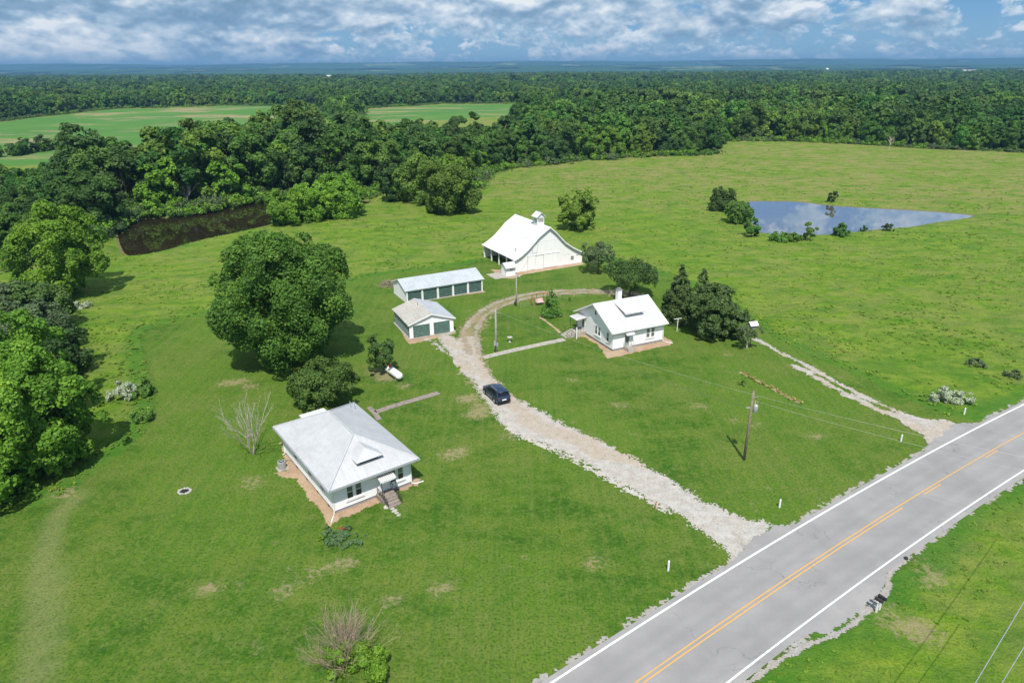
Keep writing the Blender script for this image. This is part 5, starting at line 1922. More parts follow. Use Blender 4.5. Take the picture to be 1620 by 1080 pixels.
# ------------------------------------------------------------------ vegetation
def leaf_material(name, lo, hi, tip, trans=0.3, hue=0.16):
    m = Mat(name, 0.62, 0, 0.25)
    t = m.attr('tint')
    c = m.ramp(t, [(0.0, lo), (0.6, hi), (1.0, tip)])
    oi = m.n.new('ShaderNodeObjectInfo')
    hs = m.n.new('ShaderNodeHueSaturation')
    m.l.new(c, hs.inputs['Color'])
    m.l.new(m.math('ADD', 0.5 - hue * 0.12, m.math('MULTIPLY', oi.outputs['Random'], hue * 0.24)), hs.inputs['Hue'])
    r2 = m.math('FRACT', m.math('MULTIPLY', oi.outputs['Random'], 7.31))
    m.l.new(m.math('ADD', 1.0 - hue * 1.6, m.math('MULTIPLY', r2, hue * 3.4)), hs.inputs['Value'])
    if hue > .11:
        big = m.noise(oi.outputs['Location'], 0.009, 5, 0.7)
        c2 = m.mix(m.ramp(big, [(0.40, 0.75), (0.52, 0.0)]), hs.outputs[0], m.mix(1.0, hs.outputs[0], (0.55, 0.62, 0.78), 'MULTIPLY'))
        c2 = m.mix(m.ramp(big, [(0.50, 0.0), (0.62, 0.8)]), c2, m.mix(1.0, c2, (1.75, 1.45, 1.15), 'MULTIPLY'))
        n_ = m.n.new('ShaderNodeHueSaturation')
        m.l.new(c2, n_.inputs['Color'])
        hs = n_
    m.color(hs.outputs[0])
    tr = m.n.new('ShaderNodeBsdfTranslucent')
    m.l.new(hs.outputs[0], tr.inputs['Color'])
    mx = m.n.new('ShaderNodeMixShader')
    mx.inputs[0].default_value = trans
    out = m.n['Material Output']
    m.l.new(m.b.outputs[0], mx.inputs[1])
    m.l.new(tr.outputs[0], mx.inputs[2])
    m.l.new(mx.outputs[0], out.inputs['Surface'])
    return m.m


LM = {
    'maple': leaf_material('deep_green_leaves', (0.046, 0.112, 0.017), (0.100, 0.212, 0.027), (0.166, 0.295, 0.044), hue=0.02),
    'bright': leaf_material('bright_green_leaves', (0.077, 0.177, 0.017), (0.154, 0.313, 0.025), (0.243, 0.413, 0.042), 0.3, 0.05),
    'mid': leaf_material('mid_green_leaves', (0.058, 0.130, 0.023), (0.102, 0.212, 0.032), (0.160, 0.283, 0.047), hue=0.12),
    'dark': leaf_material('dark_green_leaves', (0.049, 0.099, 0.025), (0.079, 0.159, 0.034), (0.123, 0.212, 0.048), hue=0.12),
    'wood': leaf_material('woodland_leaves', (0.054, 0.124, 0.021), (0.097, 0.206, 0.029), (0.156, 0.277, 0.044), hue=0.20),
    'grey': leaf_material('grey_green_leaves', (0.070, 0.110, 0.046), (0.115, 0.175, 0.070), (0.170, 0.225, 0.110), hue=0.05),
    'cedar': leaf_material('cedar_needles', (0.040, 0.070, 0.018), (0.070, 0.120, 0.028), (0.110, 0.165, 0.042), 0.1, 0.04),
    'lime': leaf_material('lime_green_leaves', (0.080, 0.160, 0.014), (0.150, 0.280, 0.020), (0.210, 0.350, 0.035), 0.3, 0.03),
    'flower': leaf_material('white_blossom', (0.24, 0.32, 0.18), (0.36, 0.42, 0.28), (0.50, 0.54, 0.42), 0.1, 0.02),
    'weed': leaf_material('meadow_leaves', (0.120, 0.240, 0.022), (0.190, 0.330, 0.030), (0.270, 0.380, 0.060), 0.3, 0.14),
    'bed': leaf_material('garden_bed_leaves', (0.06, 0.12, 0.04), (0.10, 0.18, 0.07), (0.16, 0.24, 0.12), 0.2, 0.06),
    'yellow': leaf_material('dry_yellow_leaves', (0.24, 0.22, 0.06), (0.38, 0.33, 0.10), (0.48, 0.42, 0.16), 0.2, 0.05),
}
MT['bark'] = plain('grey_brown_bark', (0.13, 0.10, 0.075), 0.95, var=0.35, scale=3)
MT['bark_l'] = plain('bleached_bark', (0.42, 0.37, 0.33), 0.95, var=0.3, scale=3)
MT['bark_r'] = plain('reddish_twigs', (0.32, 0.235, 0.185), 0.95, var=0.3, scale=3)


def unit(v):
    return v / (np.linalg.norm(v, axis=1)[:, None] + 1e-9)


def leaf_mesh(name, r, C, PR, n, size, outward, tints=None, up=0.25, jitter=0.5, stretch=1.0, droop=0.0, inner=0.25):
    """leaf quads on the surfaces of puffs (centres C, radii PR)"""
    w = PR[:, 0] ** 2 if PR.ndim > 1 else PR ** 2
    k = r.choice(len(C), n, p=w / w.sum())
    d = unit(r.normal(size=(n, 3)))
    o = unit(C[k] - outward)
    d = unit(d + o * 0.75 + np.array([0, 0, up]))
    rad = np.where(r.random(n) < inner, r.uniform(0.35, 0.8, n), r.uniform(0.82, 1.08, n))
    pr = PR[k] if PR.ndim == 1 else PR[k, 0]
    p = C[k] + d * (pr * rad)[:, None]
    nrm = unit(d + r.normal(size=(n, 3)) * jitter + np.array([0, 0, 0.25]))
    t1 = unit(np.cross(nrm, r.normal(size=(n, 3))))
    t2 = np.cross(nrm, t1)
    s = size * r.uniform(0.55, 1.3, n)[:, None]
    a, b = t1 * s * 0.5 * stretch, t2 * s * 0.5
    V = np.stack([p - a - b * .55, p + a * .2 - b, p + a + b * .45, p - a * .25 + b], 1).reshape(-1, 3)
    F = np.arange(4 * n).reshape(n, 4)
    me = np_mesh(name, V, F)
    pt = r.uniform(0, 1, len(C)) if tints is None else tints
    ti = np.clip(0.5 * pt[k] + 0.5 * r.random(n), 0, 1)
    at_ = me.attributes.new('tint', 'FLOAT', 'FACE')
    at_.data.foreach_set('value', ti.astype(np.float32))
    return me


def puffs(r, n, R, Hc, z0, lump=0.30, flat=1.0, shape='oval', rough=0.2):
    """centres and radii of the leaf clumps of a crown of radius R from z0 to z0+Hc: limbs first, clumps on them"""
    if shape == 'cone':
        ang = r.uniform(0, 6.28, n)
        t = r.random(n) ** 1.35
        rr = (1 - t) ** .8 * R * r.uniform(.45, .92, n)
        C = np.stack([rr * np.cos(ang), rr * np.sin(ang), z0 + .15 + t * Hc], 1)
        return C, np.maximum(R * lump * r.uniform(.7, 1.3, n) * (1.15 - t), R * .10)
    nl = max(7, int(n / 7))
    k = np.arange(nl) + .5
    zz = 1 - 2 * k / nl
    th = k * 2.39996 + r.uniform(0, 6.28)
    d = np.stack([np.sqrt(1 - zz ** 2) * np.cos(th), np.sqrt(1 - zz ** 2) * np.sin(th), zz], 1) + r.normal(size=(nl, 3)) * .18
    d = unit(d)
    box = 1 / np.maximum((np.abs(d[:, :2] ** 2).sum(1) ** 1.5 + np.abs(d[:, 2]) ** 3) ** (1 / 3), .5)
    lobe_r = R * r.uniform(.30, .44, nl)
    f = (1 + rough * r.uniform(-1, .6, nl)) * np.minimum(box, 1.18)
    LC = np.stack([d[:, 0] * (R - lobe_r * .8) * f, d[:, 1] * (R - lobe_r * .8) * f, z0 + Hc * .5 + d[:, 2] * np.maximum(Hc * .5 - lobe_r * .72, .1) * f], 1)
    w = lobe_r ** 2
    m = r.choice(nl, n, p=w / w.sum())
    q = unit(r.normal(size=(n, 3)) + unit(LC[m] - np.array([0, 0, z0 + Hc * .45])) * .9 + np.array([0, 0, .25]))
    lr = R * lump * r.uniform(.6, 1.25, n) * .62
    C = LC[m] + q * (lobe_r[m] * r.uniform(.55, .95, n))[:, None]
    ext = np.percentile(np.hypot(C[:, 0], C[:, 1]) + lr * .8, 92)
    C[:, :2] *= (R - lr.mean() * .5) / max(ext - lr.mean() * .5, .1)
    top = np.percentile(C[:, 2] + lr, 98)
    C[:, 2] = z0 + (C[:, 2] - z0) * (Hc / max(top - z0, .1))
    C[:, 2] = np.maximum(C[:, 2], z0 + lr * .4)
    # fill the heart of the crown so it is not see-through
    m = n // 5
    F = np.stack([r.uniform(-.5, .5, m) * R, r.uniform(-.5, .5, m) * R, z0 + Hc * r.uniform(.25, .75, m)], 1)
    return np.vstack([C, F]), np.concatenate([lr, np.full(m, R * .26)])


def trunk_mesh(name, r, h, rad, C, nl=7, lean=0.0, n=7):
    g = Geo()
    top = Vector((lean, 0, h))
    g.tube([(0, 0, -.3), (0, 0, h * .12), tuple(top * .55), tuple(top)], [rad * 1.35, rad, rad * .75, rad * .35], n)
    idx = r.choice(len(C), min(nl, len(C)), replace=False)
    for k, i in enumerate(idx):
        b = top * (0.35 + 0.55 * k / max(1, nl))
        e = Vector(C[i])
        m = b.lerp(e, .5) + Vector((0, 0, .12 * (e - b).length * .5))
        g.tube([b, m, e], [rad * .42, rad * .26, rad * .08], 5, False)
    me = bpy.data.meshes.new(name)
    me.from_pydata(g.v, [], g.f)
    for p in me.polygons:
        p.use_smooth = True
    return me


def make_tree(name, label, cat, loc, seed, R, Hc, z0, nleaf, leaf, mat, npuff=60, lump=.27, trunk_r=.2, bark='bark', group=None, shape='oval', flat=1.0, rough=.2, rz=None, jitter=.5,
              inner=.25, crown_name='crown', kind_trunk='trunk', stretch=1.0, lean=0.0):
    r = np.random.default_rng(seed)
    C, PR = puffs(r, npuff, R, Hc, z0, lump, flat, shape, rough)
    C[:, 0] += lean
    ctr = np.array([lean, 0, z0 + Hc * .40])
    me = leaf_mesh(crown_name, r, C, PR, nleaf, leaf, ctr, jitter=jitter, inner=inner, stretch=stretch)
    t = thing(name, label, cat, loc, r.uniform(0, 6.28) if rz is None else rz, group)
    new_obj(crown_name, me, LM[mat], t)
    new_obj(kind_trunk, trunk_mesh(kind_trunk, r, z0 + Hc * .6, trunk_r, C, lean=lean), MT[bark], t)
    return t


def A(px, py):
    return at(px, py)


def branch_mesh(r, h, spread, rad, depth=5, nsplit=3, stems=1, n=5, up=.45, shrink=.68, lean=.5):
    g = Geo()

    def grow(p, d, L, rr, k):
        q = p + d * L
        mid = p.lerp(q, .5) + Vector(r.normal(size=3) * L * .05)
        g.tube([p, mid, q], [rr, rr * .85, rr * .68], n if k < 2 else 4 if k < 3 else 3, False)
        if k >= depth:
            return
        for i in range(nsplit if k > 0 else nsplit + 1):
            a = r.normal(size=3)
            nd = (d + Vector(a) * spread + Vector((0, 0, up * .3))).normalized()
            grow(q.lerp(p, r.uniform(0, .45)), nd, L * shrink * r.uniform(.8, 1.2), rr * .6, k + 1)
    for s in range(stems):
        d = Vector((r.normal() * lean * (stems > 1), r.normal() * lean * (stems > 1), 1)).normalized()
        grow(Vector((0, 0, -.1)), d, h * .36, rad, 0)
    me = bpy.data.meshes.new('branches')
    me.from_pydata(g.v, [], g.f)
    return me


# ---- single trees and shrubs of the farm
x, y, z = A(449, 578)
make_tree('maple_tree', 'huge round deep green maple standing behind the bungalow', 'tree', (x, y + 1.5, z), 5, 8.5, 16.8, .2, 90000, .28, 'maple', 230, .26, .5, rough=.16, rz=.6, jitter=.7, inner=.15)
make_tree('shade_tree', 'low spreading dark green tree close behind the bungalow', 'tree', (-21.8, 70.2, 0), 12, 4.0, 4.6, .5, 18000, .22, 'mid', 110, .24, .2, rough=.2)
x, y, z = A(607, 592)
make_tree('small_tree', 'small thin grey-green tree beside the propane tank', 'tree', (x, y, z), 14, 2.1, 4.6, .7, 5200, .2, 'dark', 70, .26, .10, rough=.2)
x, y, z = A(914, 363)
make_tree('round_tree', 'solitary round dark green tree in the meadow behind the barn', 'tree', (x, y, z), 15, 4.9, 9.8, -.2, 17000, .38, 'mid', 110, .28, .3, rough=.12)
x, y, z = A(946, 432)
make_tree('small_tree', 'small open-crowned grey-green tree with pale trunk right of the barn', 'tree', (x, y, z), 16, 3.2, 4.8, 1.4, 5200, .24, 'grey', 80, .24, .15, rough=.2)
x, y, z = A(996, 468)
make_tree('spreading_tree', 'flat-topped dark spreading tree behind the cottage roof', 'tree', (x, y, z), 17, 4.4, 4.4, 1.6, 9000, .25, 'dark', 110, .25, .2, rough=.22)
x, y, z = A(872, 499)
make_tree('young_tree', 'young narrow green tree inside the looping track near the swing', 'tree', (x, y, z), 18, 1.5, 4.2, .2, 5600, .20, 'mid', 70, .36, .08, rough=.1, shape='cone')
x, y, z = A(900, 476)
make_tree('sapling', 'tiny lime green sapling by the wire fence', 'sapling', (x, y, z), 19, .35, .9, .1, 220, .14, 'lime', 8, .4, .03)
x, y, z = A(1175, 611)
make_tree('sapling', 'small lone sapling on the lawn beside the yellow dry strip', 'sapling', (x, y, z), 20, .42, 1.3, .25, 380, .15, 'bright', 10, .4, .03)
x, y, z = A(1181, 551)
make_tree('small_tree', 'small sparse leaning tree beside the bird house', 'tree', (x, y, z), 21, 1.9, 3.0, 1.0, 1500, .20, 'grey', 24, .26, .12, 'bark_l', rough=.25)
x, y, z = A(1072, 506)
make_tree('cedar_tree', 'dark cedar directly beside the right end of the cottage', 'tree', (x, y, z), 22, 3.4, 8.6, -.2, 22000, .24, 'cedar', 170, .26, .2, rough=.2, stretch=1.3, shape='cone')
x, y, z = A(1106, 504)
make_tree('cedar_tree', 'dark cedar in the middle of the cedar clump', 'tree', (x, y, z), 23, 3.0, 7.8, -.2, 15000, .24, 'cedar', 130, .27, .2, rough=.2, stretch=1.3, shape='cone')
x, y, z = A(1122, 530)
make_tree('cedar_tree', 'broad dark cedar at the front of the cedar clump', 'tree', (x, y, z), 24, 3.8, 7.6, -.2, 23000, .25, 'cedar', 180, .24, .2, rough=.14, stretch=1.3)
x, y, z = A(1152, 531)
make_tree('cedar_tree', 'low rounded cedar at the track side end of the cedar clump', 'tree', (x, y, z), 25, 2.7, 4.6, 0, 13000, .25, 'cedar', 110, .26, .2, rough=.2, stretch=1.3)
x, y, z = A(1150, 503)
make_tree('elder_bush', 'lime green bush poking out between the cedars', 'bush', (x, y, z), 26, 1.7, 2.8, .2, 2400, .26, 'lime', 24, .3, .1)

x, y, z = A(401, 718)
t = thing('bare_tree', 'leafless multi-stemmed grey tree left of the bungalow', 'tree', (x, y, z))
new_obj('branches', branch_mesh(np.random.default_rng(3), 7.4, .24, .06, 6, 2, 6, lean=.2), MT['bark_l'], t)
x, y, z = A(545, 1055)
t = thing('half_dead_shrub', 'shrub with bare reddish twigs above and fresh green leaves below', 'shrub', (x, y, z))
new_obj('branches', branch_mesh(np.random.default_rng(8), 5.2, .30, .035, 5, 2, 26, 4), MT['bark_r'], t)
r = np.random.default_rng(9)
C = np.stack([r.uniform(-.6, 2.6, 44), r.uniform(-1.6, .7, 44), r.uniform(.3, 1.9, 44)], 1)
new_obj('foliage', leaf_mesh('foliage', r, C, r.uniform(.25, .55, 44), 7200, .14, np.array([.5, 0, .5])), LM['bright'], t)

# flower bed in front of the bungalow
x, y, z = A(537, 852)
r = np.random.default_rng(30)
C = np.stack([r.normal(0, .8, 60), r.normal(0, .6, 60), r.uniform(.0, .25, 60)], 1)
o = new_obj('flower_bed_plants', leaf_mesh('flower_bed_plants', r, C, r.uniform(.12, .3, 60), 4200, .13, np.array([0, 0, -1.])), LM['bed'], kind='stuff')
o.location = (x, y, z)
for k, (px, py, mm) in enumerate([(541, 840, 'red'), (510, 853, 'lime')]):
    x, y, z = A(px, py)
    C = np.stack([r.normal(0, .15, 8), r.normal(0, .15, 8), r.uniform(.1, .35, 8)], 1)
    o = new_obj('red_flower_clump' if mm == 'red' else 'lime_leaf_clump', leaf_mesh('clump', r, C, r.uniform(.1, .2, 8) * .6, 120, .10, np.array([0, 0, -1.])), MT['red'] if mm == 'red' else LM['lime'])
    tag(o, 'small clump of red flowers in the bed before the bungalow' if mm == 'red' else 'bright lime leafy clump at the left of the flower bed', 'plant')
    o.location = (x, y, z)
x, y, z = A(683, 706)
# dry yellow strip plants
r = np.random.default_rng(31)
P_ = resample(outline([(1172, 589), (1200, 603), (1235, 622), (1262, 636)]), 60)
C = np.column_stack([P_ + r.normal(0, .25, P_.shape), r.uniform(0, .12, 60)])
new_obj('dry_strip_plants', leaf_mesh('dry_strip_plants', r, C, r.uniform(.1, .22, 60), 1800, .10, np.array([30, 70, -9.])), LM['yellow'], kind='stuff')

# bushes
BUSH = [
    ('flowering_bush', 'bush foaming with white blossom at the lawn edge near the left wood', 197, 629, 1.7, 1.9, 'flower', 2600, .2),
    ('leafy_bush', 'dark leafy bush growing against the white flowering bush', 228, 624, 1.6, 1.8, 'mid', 2600, .24),
    ('leafy_bush', 'low bush below the white flowering bush', 226, 664, 1.3, 1.2, 'mid', 1500, .2),
    ('flowering_bush', 'small white-flowered bush at the foot of the bright tree', 128, 486, 1.6, 1.0, 'flower', 1100, .22),
    ('flowering_bush', 'white-flowered elder clump in long grass, left one by the road', 1482, 634, 1.1, 1.2, 'flower', 1000, .16),
    ('flowering_bush', 'white-flowered elder clump in long grass, middle and tallest by the road', 1500, 632, 1.4, 1.6, 'flower', 1500, .16),
    ('flowering_bush', 'white-flowered elder clump in long grass, right one by the road', 1526, 636, 1.1, 1.2, 'flower', 1000, .16),
    ('pale_bush', 'pale flowering weed clump in the meadow above the elder clumps', 1543, 578, 1.2, .8, 'grey', 600, .2),
    ('pale_bush', 'pale flowering weed clump in the meadow towards the frame edge', 1602, 596, 1.1, .8, 'grey', 600, .2),
    ('pond_shrub', 'tall dark shrub at the left end of the meadow pond', 1142, 333, 3.6, 6.0, 'dark', 4200, .4),
    ('pond_shrub', 'grey-green willow scrub left of the meadow pond', 1168, 352, 3.8, 5.4, 'mid', 4200, .4),
    ('pond_shrub', 'brighter shrub at the near left corner of the meadow pond', 1188, 374, 2.0, 4.2, 'mid', 2600, .36),
    ('pond_shrub', 'low wide shrub on the near bank of the meadow pond', 1232, 380, 2.6, 2.0, 'mid', 2200, .32),
    ('pond_shrub', 'second low shrub on the near bank of the meadow pond', 1254, 381, 2.0, 1.8, 'mid', 1600, .32),
    ('pond_shrub', 'taller conical shrub on the near bank of the meadow pond', 1281, 380, 1.7, 4.0, 'mid', 2200, .32),
    ('pond_shrub', 'round green shrub mid-way along the near bank of the meadow pond', 1331, 373, 2.1, 3.0, 'mid', 2200, .32),
    ('pond_shrub', 'tiny shrub right of the round one on the pond bank', 1365, 366, .9, 1.3, 'dark', 500, .28),
    ('pond_shrub', 'small dark shrub near the right of the pond bank', 1404, 365, 1.3, 1.7, 'dark', 800, .28),
    ('pond_shrub', 'lone shrub on the far bank of the meadow pond', 1316, 322, 1.5, 3.2, 'dark', 1200, .34),
    ('round_bush', 'large round bright bush on the near side of the brown pond, left', 457, 354, 5.6, 8.6, 'bright', 11000, .42),
    ('round_bush', 'large round bright bush on the near side of the brown pond, middle', 500, 346, 6.0, 9.6, 'bright', 12000, .42),
    ('round_bush', 'wide bright bush at the right of the brown pond bushes', 540, 342, 6.8, 11.0, 'bright', 14000, .44),
    ('leafy_tree', 'slender dark tree right of the bright pond bushes', 617, 318, 4.0, 11.0, 'dark', 5500, .5),
    ('leafy_tree', 'broad dark tree at the corner of the wood beside the meadow', 715, 336, 8.2, 15.0, 'mid', 20000, .5),
    ('leafy_tree', 'rounded tree left of the broad corner tree', 662, 320, 7.4, 14.0, 'mid', 14000, .5),
]
for k, (nm, lb, px, py, R, h, mt, nl, ls) in enumerate(BUSH):
    x, y, z = A(px, py)
    make_tree(nm, lb, 'tree' if 'tree' in nm else 'bush', (x, y, z), 100 + k, R, h + .3, -.3, nl, ls, mt, 34 if nl < 4000 else 110, .34 if nl < 4000 else .28, .05 + .015 * h, rough=.2)

# big trees at the left of the yard
LEFT = [
    ('bright green tree standing alone before the brown pond', 106, 468, 7.2, 16.5, 'bright', 34000, .38),
    ('bright green tree touching the left side of the lone bright tree', 40, 412, 4.4, 12.0, 'mid', 14000, .46),
    ('shaggy bright tree overhanging the lawn, foremost of the left grove', 88, 735, 5.2, 12.0, 'bright', 26000, .32),
    ('tall bright tree at the very left edge of the lawn grove', 0, 775, 5.6, 13.0, 'bright', 26000, .34),
    ('bright tree behind the foremost one of the left grove', 45, 660, 5.6, 12.5, 'bright', 22000, .34),
    ('bright tree on the left frame edge behind the grove', -50, 690, 6.0, 13.5, 'bright', 18000, .38),
    ('grey-green loose tree behind the left grove', 60, 560, 5.0, 7.5, 'grey', 14000, .34),
    ('olive coloured scrub tree between the grove and the lone bright tree', 72, 520, 4.6, 7.5, 'dark', 12000, .36),
    ('low grey-green scrub tree at the left frame edge', 8, 530, 5.0, 8.0, 'grey', 12000, .38),
    ('leaning scrub tree on the meadow side of the left grove', 100, 590, 3.6, 6.0, 'dark', 8000, .32),
    ('bright edge tree low at the left frame side above the lawn', -40, 800, 5.0, 10.0, 'bright', 14000, .34),
]
for k, (lb, px, py, R, h, mt, nl, ls) in enumerate(LEFT):
    x, y, z = A(px, py)
    make_tree('broadleaf_tree', lb, 'tree', (x, y, z), 200 + k, R, h, -.2, int(nl * 1.2), ls * .9, mt, 150, .26, .28, rough=.24, jitter=.6, inner=.15)

# ---- woodland: trees one can tell apart as things, the rest as one mass
wood_near = outline([(-300, 500), (-60, 470), (10, 430), (60, 405), (120, 380), (165, 362), (185, 347), (230, 341), (290, 337), (345, 327), (385, 318), (425, 311), (560, 312), (590, 300), (640, 305), (700, 310), (748, 300),
                     (752, 275), (800, 262), (900, 252), (1000, 247), (1138, 243), (1142, 226), (1143, 222), (990, 226), (860, 233), (700, 240), (560, 240), (480, 245), (400, 262), (330, 285), (250, 300),
                     (190, 288), (130, 286), (60, 300), (-300, 330)])
wood_far = outline([(-1500, 180), (-200, 205), (0, 189), (180, 171), (350, 167), (505, 164), (503, 172), (535, 192), (570, 186), (575, 171), (700, 162), (870, 161), (885, 152), (990, 146), (1000, 152), (905, 163), (870, 173), (840, 190),
                    (800, 205), (860, 230), (1142, 222), (1240, 223), (1350, 225), (1480, 232), (1620, 241), (1900, 262), (2600, 290), (4200, 160), (2600, 118.5), (810, 119.5), (-900, 122)])
# a hedge row at the left
hedge = resample(outline([(-30, 250), (0, 247), (40, 243), (80, 237), (112, 233)]), 15)


def jitter_points(bbox, step, seed, jit=.38):
    x0, x1, y0, y1 = bbox
    r = np.random.default_rng(seed)
    X, Y = np.meshgrid(np.arange(x0, x1, step), np.arange(y0, y1, step * .9))
    X = X + (np.arange(X.shape[0]) % 2)[:, None] * step * .5
    X = X + r.uniform(-jit, jit, X.shape) * step
    Y = Y + r.uniform(-jit, jit, Y.shape) * step
    return X.ravel(), Y.ravel()


VAR = []
vr = np.random.default_rng(77)
specs = [(5.4, 13.5, 1.2, 'wood'), (6.2, 12.5, 1.0, 'wood'), (4.6, 15.0, 1.5, 'wood'), (5.8, 14.5, 1.0, 'mid'), (5.0, 11.5, .8, 'bright'), (6.4, 15.5, 1.4, 'dark'), (5.2, 12.0, .8, 'wood'), (4.4, 12.5, 1.0, 'mid'),
         (5.6, 13.0, .8, 'wood'), (4.8, 10.5, .6, 'dark')]
for k, (R, Hc, z0, mt) in enumerate(specs):
    r = np.random.default_rng(500 + k)
    C, PR = puffs(r, 80, R, Hc + 1.0, z0 - 1.2, .33, 1.0, 'oval', .25)
    cm = leaf_mesh('crown', r, C, PR, 7400, .55, np.array([0, 0, z0 + Hc * .4]), inner=.18)
    cm.materials.append(LM[mt])
    tm = trunk_mesh('trunk', r, z0 + Hc * .6, .24, C, 6)
    tm.materials.append(MT['bark'])
    VAR.append((cm, tm, R))
FAR = []
for k in range(6):
    r = np.random.default_rng(700 + k)
    R, Hc = [5.5, 6.2, 5.0, 6.6, 5.6, 4.8][k], [13, 12, 15, 14, 11, 13][k]
    C, PR = puffs(r, 42, R, Hc, 0.5, .40, 1.0, 'oval', .25)
    cm = leaf_mesh('woodland_crown', r, C, PR, 1500, 1.15, np.array([0, 0, Hc * .4]), inner=.1)
    cm.materials.append([LM['wood'], LM['wood'], LM['mid'], LM['dark'], LM['wood'], LM['mid']][k])
    FAR.append(cm)


def in_view(x, y, m=0.10):
    a = np.arctan2(x, y)
    return (np.abs(a) < math.atan(810 / FPX) + m) & (y > 0)


nx_, ny_ = jitter_points((-260, 330, 150, 420), 8.2, 1)
s1 = sd_poly(nx_, ny_, wood_near)
ponds = np.minimum(sd_poly(nx_, ny_, pond_l), sd_poly(nx_, ny_, pond_r))
k1 = (s1 < -1.0) & (ponds > 2.5)
fx_, fy_ = jitter_points((-420, 560, 240, 760), 8.8, 2)
s2 = sd_poly(fx_, fy_, wood_far)
k2 = (s2 < -2.0) & (sd_poly(fx_, fy_, wood_near) > 3)
PX = np.concatenate([nx_[k1], fx_[k2]])
PY = np.concatenate([ny_[k1], fy_[k2]])
SD = np.concatenate([s1[k1], s2[k2]])
zone = np.concatenate([np.zeros(k1.sum()), np.ones(k2.sum())])
D = np.hypot(PX, PY)
iv = in_view(PX, PY, 0.0)
# nearest and most exposed first
score = D + np.where(SD > -12, -150, 0) + np.where(SD > -30, -30, 0) + np.where((zone == 1) & (D > 520), 300, 0) + np.where(iv, 0, 1e4)
order = np.argsort(score)
tr_r = np.random.default_rng(88)
singles = order[:285]
rest = order[285:]
HUE = {'wood': 'rich green', 'mid': 'mid-green', 'bright': 'bright green', 'dark': 'dark green'}
MARKS = [((-63, 165), 'behind the left end of the brown pond'), ((-40, 178), 'behind the middle of the brown pond'), ((-22, 190), 'behind the right end of the brown pond'), ((-122, 172), 'at the left frame edge behind the lone bright tree'), ((-82, 172), 'between the lone bright tree and the brown pond'), ((-125, 215), 'next to the hedge row at the left'), ((-88, 225), 'at the near edge of the crop field'), ((-60, 235), 'on the field side of the wood beyond the brown pond'), ((-45, 215), 'deep in the wood beyond the brown pond'),
         ((-68, 205), 'near the bleached dead tree in the wood'), ((-100, 190), 'in the wood left of the brown pond'), ((-100, 150), 'in the dark thicket behind the lone bright tree'), ((-15, 215), 'behind the bright bushes by the pond'),
         ((-12, 240), 'behind the slender dark tree'), ((5, 225), 'behind the broad corner tree'), ((15, 265), 'on the meadow edge behind the barn'), ((45, 285), 'on the meadow edge behind the round meadow tree'),
         ((80, 300), 'at the wood tip that juts into the meadow'), ((110, 370), 'just right of the wood tip'), ((160, 375), 'on the far meadow edge beyond the meadow pond'), ((205, 365), 'on the far meadow edge by the grey dead trunk'),
         ((250, 335), 'on the far meadow edge towards the frame edge'), ((0, 330), 'deep in the wood behind the barn'), ((60, 350), 'deep in the wood behind the wood tip'), ((-330, 480), 'on the far side of the crop field, left part'),
         ((-200, 560), 'on the far side of the crop field, middle part'), ((-80, 600), 'on the far side of the crop field, right part'), ((20, 700), 'beyond the second, narrower field'), ((140, 430), 'inside the wood beyond the meadow pond'), ((230, 430), 'inside the wood behind the grey dead trunk')]
MX = np.array([m_[0] for m_ in MARKS], float)
for i in singles:
    k = int(tr_r.integers(0, len(VAR)))
    cm, tm, R = VAR[k]
    s = tr_r.uniform(.82, 1.18)
    edge_low = SD[i] > -6
    if edge_low:
        s *= .85
    mk = MARKS[int(np.argmin(np.hypot(MX[:, 0] - PX[i], MX[:, 1] - PY[i])))][1]
    gp = ('tall ' if s > 1.06 else 'middling ' if s > .88 else 'low ') + HUE[cm.materials[0].name.replace('woodland_leaves', 'wood').replace('_green_leaves', '')] + ' tree ' + mk
    lb = gp
    t = thing('broadleaf_tree', lb, 'tree', (PX[i], PY[i], H1(PX[i], PY[i]) - (.8 if edge_low else .2)), tr_r.uniform(0, 6.28), gp)
    pxx = 810 + FPX * PX[i] / PY[i] * 1.0
    if 470 < pxx < 600 and D[i] > 225:
        s *= 1.28
    elif pxx < 120 and zone[i] == 0:
        s *= .72
    elif zone[i] == 0 and pxx < 470:
        s *= 1.12 if pxx < 250 else 1.25
    t.scale = (s * 1.05, s * 1.05, s * tr_r.uniform(.86, 1.1))
    c = bpy.data.objects.new('crown', cm)
    COL.objects.link(c)
    c.parent = t
    c = bpy.data.objects.new('trunk', tm)
    COL.objects.link(c)
    c.parent = t
for q in hedge:
    k = int(tr_r.integers(0, len(VAR)))
    cm, tm, R = VAR[k]
    t = thing('hedge_tree', 'low tree of the hedge row beside the crop field', 'tree', (q[0] + tr_r.normal() * 1.5, q[1] + tr_r.normal() * 1.5, H1(*q) - .6), tr_r.uniform(0, 6.28), 'trees of the hedge row')
    s = tr_r.uniform(.36, .5)
    t.scale = (s * 1.3, s * 1.3, s)
    c = bpy.data.objects.new('crown', cm)
    COL.objects.link(c)
    c.parent = t


